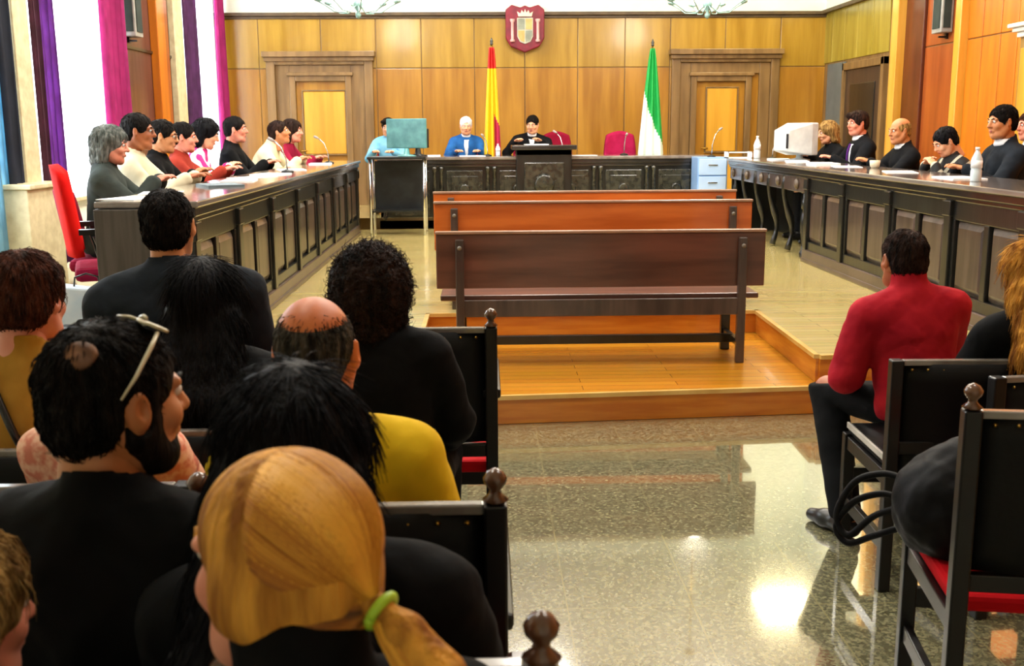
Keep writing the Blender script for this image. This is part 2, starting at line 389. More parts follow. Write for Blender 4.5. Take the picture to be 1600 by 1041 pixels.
    # hair
    if hair and hm:
        v, q = hair_field(hair, hh if hair != 'curly' else max(hh, .004), int(hp[0])); v = (Rh@(v.T*hs)).T+hc
        if hair in ('long', 'wavy'):                  # falls down the back
            pass
        ho = obj('hair', (v, q), hm, root, smooth=True); near = hh < .0062
        if hair not in ('pony',):
            me = ho.data; nv = len(me.vertices); co_ = np.empty(nv*3, np.float32); no_ = np.empty(nv*3, np.float32)
            me.vertices.foreach_get('co', co_); me.vertices.foreach_get('normal', no_); co_ = co_.reshape(-1, 3); no_ = no_.reshape(-1, 3)
            rs = np.random.RandomState(int(hp[0]) % 997); n_ = 2600 if near else 420
            if hair in ('long', 'wavy') and near: n_ = 4200
            ix = rs.randint(0, nv, n_); P0 = co_[ix].astype(float); N0 = no_[ix].astype(float)
            crown = hc+Rh@(V(.012, -.05, .125)*hs); fl_ = P0-crown
            if hair in ('long', 'wavy', 'bob'): fl_ = fl_*.35/np.linalg.norm(fl_, axis=1)[:, None]+V(0, 0, -1)
            if hair == 'curly': fl_ = rs.normal(size=fl_.shape)
            fl_ = fl_+rs.normal(size=fl_.shape)*np.linalg.norm(fl_, axis=1)[:, None]*.16
            fl_ -= N0*(fl_*N0).sum(1)[:, None]; fl_ /= np.linalg.norm(fl_, axis=1)[:, None]+1e-9
            Ln = dict(short=.030, part=.04, crop=.015, fringe=.018, bob=.055, wave=.035, long=.11, wavy=.08, curly=.030)[hair]
            sb = MB(); rr_ = .0011 if near else .0022; lift = {'curly': .012, 'wave': .004, 'short': .0028}.get(hair, .002)
            inner = (N0@Rh[:, 1] > .35) & (((P0-hc)@Rh)[:, 2] < .07)
            for a_ in range(n_):
                if inner[a_]: continue
                L_ = Ln*rs.uniform(.6, 1.2); p0, n0, f0 = P0[a_], N0[a_], fl_[a_]; b_ = .045 if hair != 'curly' else .03
                pts = [p0-n0*.001, p0+f0*L_*.5+n0*(lift*rs.uniform(.3, 1)-.0*L_), p0+f0*L_+n0*(lift*rs.uniform(-.2, 1)-L_*L_*(5.5 if hair not in ('long', 'wavy') else 1.0))]
                sb.tube(pts, [rr_, rr_*.9, rr_*.3], 3)
            obj('hair_strands', sb, hm, root, smooth=True)
    if face:
        w = MB(); ir = MB()
        for sx in (-1, 1):
            for (mb, r, oy) in ((w, .0115, .0), (ir, .0055, .0085)):
                prof = [(r*math.sin(a)+1e-5, r*math.cos(a)) for a in [PI*j/8 for j in range(9)]]
                mb.lathe(prof, o=H(sx*.031, .0835+oy, .011), n=10, R=Rh*hs)
        e = obj('eyes', w, mat('eye_white', 'e8e4de', rough=.2), root, smooth=True)
        obj('irises', ir, mat('iris_dark', '20140c', rough=.15), root, smooth=True)
        b = MB()
        for sx in (-1, 1): b.tube([H(sx*.014, .0965, .030), H(sx*.032, .093, .036), H(sx*.048, .080, .030)], [.003, .0042, .002], 6)
        obj('eyebrows', b, hm or hairm('grey', '777777', 'aaaaaa'), root, smooth=True)
        l = MB()
        for dz in (-.0615, -.0545): l.tube([H(-.022, .092, -.0585), H(-.008, .1, dz), H(.008, .1, dz), H(.022, .092, -.0585)], [.002, .0042, .0042, .002], 6)
        obj('lips', l, mat('lip', 'a8564a', rough=.4), root, smooth=True)
    if collar == 'shirt':
        c = MB(); pr = [(.061, -.012), (.064, .03), (.068, .032), (.078, -.005), (.072, -.018)]
        c.lathe(pr, o=nb+Rn@V(0, .008, .012)*s, n=20, R=Rn*s); obj('collar', c, cloth('white_collar', 'e6e8ec', 'd4d8de'), root, smooth=True)
    if lapel is not None:                             # the shirt front (and tie) seen between the lapels
        c = MB()
        def g(u, v):
            z = .20+.27*v; x = (u-.5)*.11*(.25+.95*v); y = .137+.012*v-abs(u-.5)*.05-(v**3)*.055
            return T(x*1.0, y, z)
        c.grid(g, 6, 8); obj('shirt_front', c, lapel, root, smooth=True, solid=.006)
        if tie is not None:
            c = MB()
            for k in range(6): pass
            pts = [T(0, .152-(k/6)**3*.052, .24+.235*k/6) for k in range(7)]
            for a_, b_ in zip(pts, pts[1:]): c.bar(a_, b_, .034, .008, up=Rt@V(0, 1, 0))
            obj('tie', c, tie, root)
    if glasses is not None:
        c = MB()
        for sx in (-1, 1):
            ring = [H(sx*.033+.021*math.cos(a), .101-.25*abs(sx*.033+.021*math.cos(a))**1.5, .008+.015*math.sin(a)) for a in [2*PI*k/12 for k in range(13)]]
            c.tube(ring, .0016, 5); c.tube([H(sx*.054, .098, .012), H(sx*.083, .0, .004)], .0016, 5)
        c.tube([H(-.012, .103, .01), H(.012, .103, .01)], .0016, 5); obj('glasses', c, glasses, root)
    root['head'] = [float(x) for x in hc]
    return root, H, T, dict(s=s, hs=hs, Rh=Rh, hc=hc, nb=nb, sh=sh, el=el, wr=wr, seat=seat, base=base, hip=hip, P=P)
# ---------------------------------------------------------------- room
XL, XR, YB, YR, ZC = -4.0, 5.25, 16.5, -3.2, 5.3
ZP1, ZP2, ZD = .16, .32, .47
m_gold_lit = mat('oak_gold_lit', '947018', 'ae8a30', rough=.32, scale=3, stretch=(2.5, 2.5, .25), bump=.05, coat=.3)  # same oak as the lower panels; yellow from the light is in the colour
m_amber = mat('oak_amber', '94641a', 'ae7e2a', rough=.32, scale=3, stretch=(2.5, 2.5, .25), bump=.05, coat=.3)
m_redwood = mat('oak_red', '8a3f14', 'a4521c', rough=.35, scale=3, stretch=(2.5, 2.5, .25), bump=.05, coat=.3)
m_orange = mat('oak_orange', 'b8640f', 'd07a18', rough=.35, scale=3, stretch=(2.5, 2.5, .25), bump=.05, coat=.3)
m_frame = mat('oak_frame', '6e5430', '8a6c42', rough=.4, scale=4, stretch=(2.5, 2.5, .3), bump=.05, coat=.2)  # oak greyed by the reflection on the door surrounds, put into the colour
m_dark = mat('walnut_dark', '0e0f0f', '1d1f1d', rough=.28, scale=5, stretch=(3, 3, .5), bump=.06, coat=.35)
m_darkpan = mat('walnut_panel', '382c28', '52433c', rough=.3, scale=5, stretch=(3, 3, .4), bump=.05, coat=.4)  # paler than the frames: light on the desk panels put into the colour
m_white = mat('plaster_white', 'e9f3e6', 'f2f8ee', rough=.8, scale=3)
m_ceil = mat('ceiling_white', 'eef2e8', 'f5f7f0', rough=.9, scale=3)
m_beige = mat('stone_beige', 'c9bd96', 'ddd3ae', rough=.5, scale=12, bump=.03)
m_black = mat('black_lacquer', '08080a', '101012', rough=.35)
m_chrome = mat('chrome', 'c8ccd0', 'e0e4e8', rough=.2, metal=1)
m_brass = mat('brass', 'b08a3c', 'd0aa58', rough=.3, metal=1)
# floor: polished speckled granite tiles with pale joints
def granite():
    m = bpy.data.materials.new('granite_floor'); m.use_nodes = True; N = m.node_tree.nodes; L = m.node_tree.links; b = N['Principled BSDF']
    tc = N.new('ShaderNodeTexCoord'); mp = N.new('ShaderNodeMapping'); mp.inputs['Location'].default_value = (.16, .1, 0); L.new(tc.outputs['Object'], mp.inputs[0])
    v = N.new('ShaderNodeTexVoronoi'); v.inputs['Scale'].default_value = 95; L.new(mp.outputs[0], v.inputs['Vector'])
    n = N.new('ShaderNodeTexNoise'); n.inputs['Scale'].default_value = 60; n.inputs['Detail'].default_value = 8; n.inputs['Roughness'].default_value = .8; L.new(mp.outputs[0], n.inputs['Vector'])
    ad = N.new('ShaderNodeMath'); ad.operation = 'MULTIPLY_ADD'; L.new(v.outputs['Color'], ad.inputs[0]); ad.inputs[1].default_value = .5; L.new(n.outputs['Fac'], ad.inputs[2])
    r = N.new('ShaderNodeValToRGB'); e = r.color_ramp.elements; e[0].position = .45; e[0].color = lin('4a4832'); e[1].position = 1.0; e[1].color = lin('9a9674')
    x = r.color_ramp.elements.new(.7); x.color = lin('6c6a50'); L.new(ad.outputs[0], r.inputs[0])
    br = N.new('ShaderNodeTexBrick'); br.offset = 0; br.inputs['Scale'].default_value = 1; br.inputs['Brick Width'].default_value = .43; br.inputs['Row Height'].default_value = .86; br.inputs['Mortar Size'].default_value = .003
    br.inputs['Color1'].default_value = (0, 0, 0, 1); br.inputs['Color2'].default_value = (0, 0, 0, 1); br.inputs['Mortar'].default_value = (1, 1, 1, 1); L.new(mp.outputs[0], br.inputs['Vector'])
    mx = N.new('ShaderNodeMix'); mx.data_type = 'RGBA'; L.new(br.outputs['Color'], mx.inputs[0]); L.new(r.outputs[0], mx.inputs[6]); mx.inputs[7].default_value = lin('8e8862')
    L.new(mx.outputs[2], b.inputs['Base Color']); b.inputs['Roughness'].default_value = .1; b.inputs['Specular IOR Level'].default_value = .9; b.inputs['Coat Weight'].default_value = 1; b.inputs['Coat IOR'].default_value = 2.3; b.inputs['Coat Roughness'].default_value = .035
    return m
def parquet(name, c1, c2, rough=.22, ang=0, coat=.5):
    m = bpy.data.materials.new(name); m.use_nodes = True; N = m.node_tree.nodes; L = m.node_tree.links; b = N['Principled BSDF']
    tc = N.new('ShaderNodeTexCoord'); mp = N.new('ShaderNodeMapping'); mp.inputs['Rotation'].default_value = (0, 0, ang); L.new(tc.outputs['Object'], mp.inputs[0])
    br = N.new('ShaderNodeTexBrick'); br.inputs['Scale'].default_value = 1; br.inputs['Brick Width'].default_value = 1.1; br.inputs['Row Height'].default_value = .09; br.inputs['Mortar Size'].default_value = .0015
    br.inputs['Color1'].default_value = lin(c1); br.inputs['Color2'].default_value = lin(c2); br.inputs['Mortar'].default_value = lin('4a3410'); L.new(mp.outputs[0], br.inputs['Vector'])
    n = N.new('ShaderNodeTexNoise'); n.inputs['Scale'].default_value = 7; mp2 = N.new('ShaderNodeMapping'); mp2.inputs['Scale'].default_value = (.4, 5, 5); L.new(mp.outputs[0], mp2.inputs[0]); L.new(mp2.outputs[0], n.inputs['Vector'])
    mx = N.new('ShaderNodeMix'); mx.data_type = 'RGBA'; mx.blend_type = 'MULTIPLY'; mx.inputs[0].default_value = .35; L.new(br.outputs['Color'], mx.inputs[6]); L.new(n.outputs['Color'], mx.inputs[7])
    L.new(mx.outputs[2], b.inputs['Base Color']); b.inputs['Roughness'].default_value = rough; b.inputs['Coat Weight'].default_value = coat; b.inputs['Coat Roughness'].default_value = .1
    return m
m_par = parquet('parquet_beige', 'c2ae6c', 'cebb7c'); m_par2 = parquet('parquet_orange', 'c8821c', 'd89628')
struct('floor', MB().box(XL-.3, XR+.3, YR-.3, YB+.3, -.2, 0), granite())
struct('ceiling', MB().box(XL-.3, XR+.3, YR-.3, YB+.3, ZC, ZC+.2), m_ceil)
# platforms
pa, pb = at(790, 618, z=ZP1), at(1300, 602, z=ZP1); k1 = (pb[1]-pa[1])/(pb[0]-pa[0])
f1 = lambda x: pa[1]+k1*(x-pa[0])
n1, n2 = at(1280, 555, z=ZP2), at(1175, 478, z=ZP2)
kx = (n2[0]-n1[0])/(n2[1]-n1[1]); nb2 = 7.4; NL = -.42
def flat(poly): return lambda mb, z0, z1: mb.prism(poly, lambda a, b, t: (a, b, t), z0, z1)
low = [(XL, 5.0), (-.9, 5.0), (-.75, f1(-.75)), (XR, f1(XR)), (XR, 9), (XL, 9)]
o = struct('floor_platform_lower', MB().prism(low, lambda a, b, t: (a, b, t), 0.002, ZP1), m_par2)
upp = [(XL, 5.35), (NL, 5.35), (NL, nb2), (n1[0]+kx*(nb2-n1[1]), nb2), (n1[0], n1[1]), (XR, n1[1]+k1*(XR-n1[0])), (XR, YB), (XL, YB)]
struct('floor_platform_upper', MB().prism(upp, lambda a, b, t: (a, b, t), ZP1, ZP2), m_par)
# risers and nosings
def edge(poly, idx, z0, z1, m, name, t=.018):
    mb = MB()
    for i in idx:
        a = V(*poly[i], 0); b = V(*poly[i+1], 0); d = (b-a)/np.linalg.norm(b-a); n = V(d[1], -d[0], 0)*t/2
        mb.bar(a+n+V(0, 0, (z0+z1)/2), b+n+V(0, 0, (z0+z1)/2), t, z1-z0)
    return struct(name, mb, m)
m_riser = mat('riser_orange', 'b8681a', 'cc8026', rough=.25, scale=4, stretch=(.6, .6, 6), coat=.4)
m_nose = mat('nosing', 'c9a055', 'd8b468', rough=.25, scale=5, coat=.4)
edge(low, [0, 1, 2], .002, ZP1-.02, m_riser, 'trim_1'); edge(low, [0, 1, 2], ZP1-.02, ZP1+.004, m_nose, 'trim_2', .03)
edge(upp, [0, 1, 2, 3, 4], ZP1+.002, ZP2-.02, m_riser, 'trim_3'); edge(upp, [0, 1, 2, 3, 4], ZP2-.02, ZP2+.004, m_nose, 'trim_4', .03)
struct('floor_dais', MB().box(-2.2, 3.6, 13.95, YB, ZP2, ZD), m_par)
# back wall
ZT = 3.31
struct('wall_back', MB().box(XL-.3, XR+.3, YB, YB+.3, 0, ZC), m_white)
sx = [XL, -3.35]+[at(p, 150, y=YB)[0] for p in (505, 590, 660, 742, 820, 902, 975, 1045, 1130, 1215)]+[XR]
def panels(name, m, z0, z1, t=.035, xs=sx, y=YB):
    mb = MB()
    for a, b in zip(xs, xs[1:]): mb.box(a+.006, b-.006, y-t, y+.0, z0+.006, z1-.006)
    return struct(name, mb, m, bevel=.006)
panels('wall_back_panelling_upper', m_gold_lit, 2.52, ZT-.02); panels('wall_back_panelling_lower', m_amber, ZP2+.14, 2.52)
struct('wall_back_backing', MB().box(XL, XR, YB-.02, YB, ZP2, ZT-.01), m_frame)
struct('trim_5', MB().box(XL, XR, YB-.10, YB, ZT-.03, ZT+.02).box(XL, XR, YB-.06, YB, ZT-.07, ZT-.03), mat('cornice_brown', '4a3a26', '5c4a30', rough=.5), bevel=.008)
struct('baseboard_back', MB().box(XL, XR, YB-.06, YB, ZP2, ZP2+.14), m_dark, bevel=.006)
# the tall window wall (left)
y0, y1, y2, y3, y4, y5 = 6.4, 8.85, 9.5, 11.7, 14.5, 16.3
ZS, ZW = .98, 4.3
wl = MB()
for a, b in ((YR-.3, y0), (y1, y2), (y3, y4), (y5, YB+.3)): wl.box(XL-.3, XL, a, b, 0, ZC)
for a, b in ((y0, y1), (y2, y3), (y4, y5)): wl.box(XL-.3, XL, a, b, 0, ZS); wl.box(XL-.3, XL, a, b, ZW, ZC)
struct('wall_left', wl, m_white)
struct('wall_rear', MB().box(XL-.3, XR+.3, YR-.3, YR, 0, ZC), m_white)
m_pane = glass('window_glass', 'eef6ff', .05, .12)
def sheer():
    m = bpy.data.materials.new('sheer_net'); m.use_nodes = True; N = m.node_tree.nodes; L = m.node_tree.links
    N.remove(N['Principled BSDF']); t = N.new('ShaderNodeBsdfTranslucent'); d = N.new('ShaderNodeBsdfTransparent'); mx = N.new('ShaderNodeMixShader')
    t.inputs[0].default_value = (.95, .95, .97, 1); mx.inputs[0].default_value = .55; L.new(d.outputs[0], mx.inputs[1]); L.new(t.outputs[0], mx.inputs[2]); L.new(mx.outputs[0], N['Material Output'].inputs[0]); return m
def drape(name, c1, c2, tr=.35):
    m = bpy.data.materials.new(name); m.use_nodes = True; N = m.node_tree.nodes; L = m.node_tree.links; b = N['Principled BSDF']; b.inputs['Roughness'].default_value = .8
    tc = N.new('ShaderNodeTexCoord'); n = N.new('ShaderNodeTexNoise'); n.inputs['Scale'].default_value = 5; L.new(tc.outputs['Object'], n.inputs[0]); r = N.new('ShaderNodeValToRGB')
    r.color_ramp.elements[0].color = lin(c1); r.color_ramp.elements[1].color = lin(c2); r.color_ramp.elements[0].position = .35; r.color_ramp.elements[1].position = .65
    L.new(n.outputs['Fac'], r.inputs[0]); L.new(r.outputs[0], b.inputs['Base Color']); t = N.new('ShaderNodeBsdfTranslucent'); L.new(r.outputs[0], t.inputs[0])
    mx = N.new('ShaderNodeMixShader'); mx.inputs[0].default_value = tr; L.new(b.outputs[0], mx.inputs[1]); L.new(t.outputs[0], mx.inputs[2]); L.new(mx.outputs[0], N['Material Output'].inputs[0]); return m
m_net = sheer()
m_cur = drape('curtain_magenta', 'a01e68', 'b42878'); m_curp = drape('curtain_purple', '7a3a94', '8c4cac', .5)
m_wfr = mat('window_paint', 'dfe8ec', 'e8f0f2', rough=.4)
for i, (a, b) in enumerate(((y0, y1), (y2, y3), (y4, y5)), 1):
    mb = MB(); t = .05
    for q in (a, (a+b)/2-t/2, b-t): mb.box(XL-.18, XL-.12, q, q+t, ZS, ZW)
    for q in (ZS, 2.3, ZW-t): mb.box(XL-.18, XL-.12, a, b, q, q+t)
    w = struct('window_%d' % i, mb, m_wfr, bevel=.005)
    obj('window_pane', MB().box(XL-.155, XL-.148, a+t, b-t, ZS+t, ZW-t), m_pane, w)
    obj('window_sill', MB().box(XL-.12, XL+.06, a-.05, b+.05, ZS-.04, ZS), m_beige, w, bevel=.006)
def curtain(name, label, m, ya, yb, x=XL+.16, z0=.42, z1=4.5, amp=.045, n=9, taper=0, cat='curtain', group=None):
    mb = MB()
    def fn(u, v):
        ph = 2*PI*n*u; w = 1-taper*(1-v)
        return (x+amp*math.sin(ph)*(.7+.3*math.sin(3*v+u*9)), ya+(yb-ya)*u*w+.012*math.sin(2*ph), z0+(z1-z0)*v)
    mb.grid(fn, n*10, 14)
    return tag(obj(name, mb, m, smooth=True, solid=.006), label, cat, group)
for i, (a, b) in enumerate(((y2, y3), (y4, y5))):
    curtain('sheer_curtain', ('white net curtain hanging over the nearer bright window', 'white net curtain hanging over the far narrow bright window')[i], m_net, a-.02, b+.02, x=XL+.04, n=12, amp=.018, z0=.9)
curtain('curtain', 'violet curtain hanging on the near side of the large bright window', m_curp, 9.50, 9.94, n=4)
curtain('curtain', 'dark strip for the shaded edge of the violet curtain beside the stone pier', drape('curtain_shaded', '3c1428', '50203c', .15), 9.32, 9.52, x=XL+.2, n=2)  # shade on the violet curtain's near edge, drawn as a separate dark cloth
curtain('curtain', 'crimson magenta curtain hanging between the large bright window and the wood pier', m_cur, 11.12, 11.92, n=6)
curtain('curtain', 'dark purple curtain hanging at the near side of the far narrow window', drape('curtain_aubergine', '4c2450', '603068', .4), 14.2, 14.88, n=4)
curtain('curtain', 'magenta curtain hanging against the corner with the back wall', m_cur, 15.92, 16.44, n=5)
curtain('curtain', 'pale blue curtain at the left edge of the view beside the stone pier', drape('curtain_blue', '7fb4cc', '9ccde0', .5), 8.42, 8.82, n=4)
curtain('curtain', 'navy curtain strip beside the pale blue one at the left edge', drape('curtain_navy', '101828', '182234', .1), 8.70, 8.99, x=XL+.18, n=2)
struct('wall_left_stone_pier', MB().box(XL, XL+.20, 9.0, 9.30, 0, ZC), m_beige, bevel=.01)
struct('trim_6', MB().box(XL, XL+.36, 8.60, 9.28, 0, 1.15).box(XL, XL+.40, 8.57, 9.31, 1.15, 1.19), m_beige, bevel=.01)
# wood pier between the windows
wp = MB().box(XL, XL+.10, 11.9, 14.2, ZP2, ZC); struct('wall_left_wood_pier', wp, mat('oak_brown', '4c2a22', '64403a', rough=.35, scale=3, stretch=(2.5, 2.5, .3), coat=.3))
struct('trim_7', MB().box(XL+.1, XL+.20, 12.95, 13.25, ZP2, ZC), m_orange, bevel=.01)
struct('trim_8', MB().box(XL+.1, XL+.15, 13.25, 13.55, ZP2, ZC), m_redwood, bevel=.01)
struct('trim_9', MB().box(XL+.1, XL+.18, 13.72, 14.12, ZP2, ZC), m_beige, bevel=.01)
struct('trim_10', MB().box(XL+.1, XL+.125, 11.95, 13.72, 2.50, 2.53), m_dark)
# right wall
struct('wall_right', MB().box(XR, XR+.3, YR-.3, YB+.3, 0, ZC), m_white)
def wpan(name, m, ys, z0, z1, x=XR, t=.035):
    mb = MB()
    for a, b in zip(ys, ys[1:]): mb.box(x-t, x, a+.006, b-.006, z0+.006, z1-.006)
    return struct(name, mb, m, bevel=.006)
yr = lambda px: at(px, 150, x=XR)[1]
struct('wall_right_backing', MB().box(XR-.02, XR, -3.2, YB, ZP2, ZC-.2), m_frame)
wpan('wall_right_panelling_upper', mat('oak_lime', '8c7c1c', 'a8983c', rough=.35, scale=3, stretch=(2.5, 2.5, .3), coat=.3), [yr(p) for p in (1388, 1362, 1338, 1318, 1300, 1286)][0:], 2.55, ZT)
struct('trim_11', MB().box(XR-.10, XR, 13.2, YB, ZT-.02, ZT+.03), mat('cornice_brown', '4a3a26'))
struct('wall_right_upper', MB().box(XR-.03, XR, 13.2, YB, ZT+.02, ZC), m_white)
# pier and near panelling
struct('trim_12', MB().box(XR-.17, XR, 13.25, 13.45, 0, ZC), mat('oak_bright', 'd6962c', 'e8b050', rough=.3, scale=3, stretch=(2, 2, .2), coat=.4), bevel=.01)
struct('trim_13', MB().box(XR-.07, XR, 12.7, 13.25, 0, ZC), mat('oak_shadowed', '4a1c08', '622a10', rough=.35, scale=3, stretch=(2, 2, .2), coat=.3), bevel=.01)  # shadow beside the bright pier, put into a darker wood strip
nr = [12.7, 11.6, 11.25, 10.85, 10.5, 9.7, 8.6, 7.5, 6.4, 5.3, 4.2, 3.1, 2.0, .9, -.2, -1.3, -3.2][::-1]
wpan('wall_right_panelling_near', m_orange, [q for q in nr if q <= 11.6], 0, 2.52); wpan('wall_right_panelling_near_upper', m_orange, [q for q in nr if q <= 11.6], 2.52, ZC)
wpan('wall_right_panelling_red', m_redwood, [11.7, 12.7], 0, 2.52); wpan('wall_right_panelling_red_upper', m_redwood, [11.7, 12.7], 2.52, ZC)
struct('trim_14', MB().box(XR-.12, XR, 11.6, 11.75, 0, ZC), mat('oak_bright', 'd6962c'), bevel=.01)
# doors in the back wall: a stepped surround and a panelled leaf
def portal(n, pxs, label=None):
    (xa, xb, ytop), (xc, xd, yt2), (xe, xf, yt3) = [(at(a, 150, y=YB)[0], at(b, 150, y=YB)[0], at((a+b)/2, t, y=YB)[2]) for a, b, t in pxs]
    mb = MB(); y = YB-.035
    def ring(x0, x1, zt, w, d, yb=0):
        mb.box(x0, x0+w, y-d, y, ZP2, zt); mb.box(x1-w, x1, y-d, y, ZP2, zt); mb.box(x0+w, x1-w, y-d, y, zt-w, zt)
    ring(xa, xb, ytop, .13, .10); mb.box(xa-.04, xb+.04, y-.20, y, ytop-.02, ytop+.06); mb.box(xa-.02, xb+.02, y-.15, y, ytop-.08, ytop-.02)
    ring(xa+.13, xb-.13, ytop-.13, (xc-xa)-.13, .05); mb.box(xc, xd, y-.045, y, yt2-.05, ytop-.3)
    ring(xc, xd, yt2, .09, .09); mb.box(xc-.03, xd+.03, y-.13, y, yt2-.01, yt2+.04)
    f = struct('door_frame_%d' % n, mb, m_frame, bevel=.008)
    lf = MB().box(xc+.09, xd-.09, y-.02, y, ZP2+.01, yt2-.09)
    d = struct('door_%d' % n, lf, m_amber, bevel=.004)
    pn = MB().box(xe, xf, y-.045, y-.02, 1.25, yt3).box(xe, xf, y-.045, y-.02, ZP2+.2, 1.12)
    tag(obj('door_panel', pn, mat('oak_glow', 'c08a24', 'd8a23a', rough=.3, scale=3, stretch=(3, 3, .2), coat=.4), d, bevel=.012))
    g = MB()
    for x0, x1, z0, z1 in ((xe, xf, 1.25, yt3), (xe, xf, ZP2+.2, 1.12)):
        for q in ((x0-.02, x0, z0, z1), (x1, x1+.02, z0, z1), (x0-.02, x1+.02, z1, z1+.02), (x0-.02, x1+.02, z0-.02, z0)): g.box(q[0], q[1], y-.055, y-.02, q[2], q[3])
    obj('door_moulding', g, m_frame, d, bevel=.004)
    h = MB().tube([(xe-.06, y-.02, 1.3), (xe-.06, y-.07, 1.3), (xe+.03, y-.07, 1.3)], .009)
    obj('door_handle', h, m_brass, d, smooth=True)
portal(1, ((420, 585, 88), (455, 551, 118), (475, 540, 143)))
portal(2, ((1047, 1213, 84), (1077, 1171, 118), (1103, 1150, 138)))
# the side doorway at the far right: a grey leaf folded back and a dark door
ya, yb_, yc = yr(1297), yr(1323), yr(1388)
d = struct('door_3', MB().box(XR-.06, XR-.02, yb_+.03, ya, ZP2, 2.53), mat('door_grey', '5a6468', '6c7678', rough=.5, scale=3), bevel=.005)
obj('door_handle', MB().tube([(XR-.06, yb_+.12, 1.32), (XR-.12, yb_+.12, 1.32), (XR-.12, yb_+.22, 1.32)], .009), m_chrome, d, smooth=True)
d = struct('door_4', MB().box(XR-.05, XR-.01, yc+.1, yb_-.06, ZP2, 2.40), mat('door_umber', '3a2c22', '4c3a2c', rough=.4, scale=4, stretch=(3, 3, .3), coat=.2), bevel=.005)
obj('door_panel', MB().box(XR-.065, XR-.05, yc+.35, yb_-.3, 1.3, 2.2).box(XR-.065, XR-.05, yc+.35, yb_-.3, .5, 1.15), m_dark, d, bevel=.01)
obj('door_handle', MB().tube([(XR-.05, yb_-.16, 1.32), (XR-.11, yb_-.16, 1.32), (XR-.11, yb_-.26, 1.32)], .009), m_brass, d, smooth=True)
struct('door_frame_3', MB().box(XR-.09, XR, yc, yc+.1, ZP2, 2.5).box(XR-.09, XR, yb_-.06, yb_, ZP2, 2.5).box(XR-.09, XR, yc, yb_, 2.40, 2.5), m_frame, bevel=.006)
# the pale canopy over a wall case at the right edge
c = at(1640, 62, x=XR)
t = thing('wall_cabinet', 'wood wall cabinet with a white moulded top at the upper right edge', 'cabinet', (XR-.04, c[1]-.15, 0))
obj('cornice', MB().box(-.24, 0, -.5, .42, 2.51, 2.55).box(-.21, 0, -.46, .38, 2.47, 2.51).box(-.18, 0, -.42, .34, 2.42, 2.47), mat('cornice_white', 'dcdcd4', 'e8e8e0', rough=.3), t, bevel=.012)
obj('case', MB().box(-.15, 0, -.4, .32, 1.2, 2.42), mat('oak_case', '8a6a34', 'a07c40', rough=.35, scale=3, stretch=(2, 2, .3)), t, bevel=.008)
obj('case_door', MB().box(-.17, -.15, -.34, .26, 1.28, 2.32), mat('oak_glow', 'c08a24'), t, bevel=.006)

t = thing('backcloth', 'large dark tapestry added unseen high on the back wall for its reflection in the floor', 'backcloth', (.3, YB-.03, 3.62))  # unseen dark cloth placed for the dark rectangle mirrored in the floor
obj('hanging', MB().grid(lambda u, v: (-4.1+8.0*u, -.012*math.sin(u*60), .0+1.42*v), 120, 4), mat('backcloth_brown', '1c1a12', '2e2a1c', rough=.9, scale=2.5, contrast=(.3, .7)), t, solid=.01)
obj('rod', MB().tube([(-4.15, -.03, 1.44), (3.95, -.03, 1.44)], .02), m_brass, t, smooth=True)
# ---------------------------------------------------------------- furniture
DT = 1.235      # desk top height above the hall floor
m_top = mat('desk_top_wood', '6a625e', '827a74', rough=.1, scale=4, stretch=(3, .6, 3), coat=.7)
m_edge = mat('desk_edge', '181615', '2c2826', rough=.2, scale=4, coat=.6)
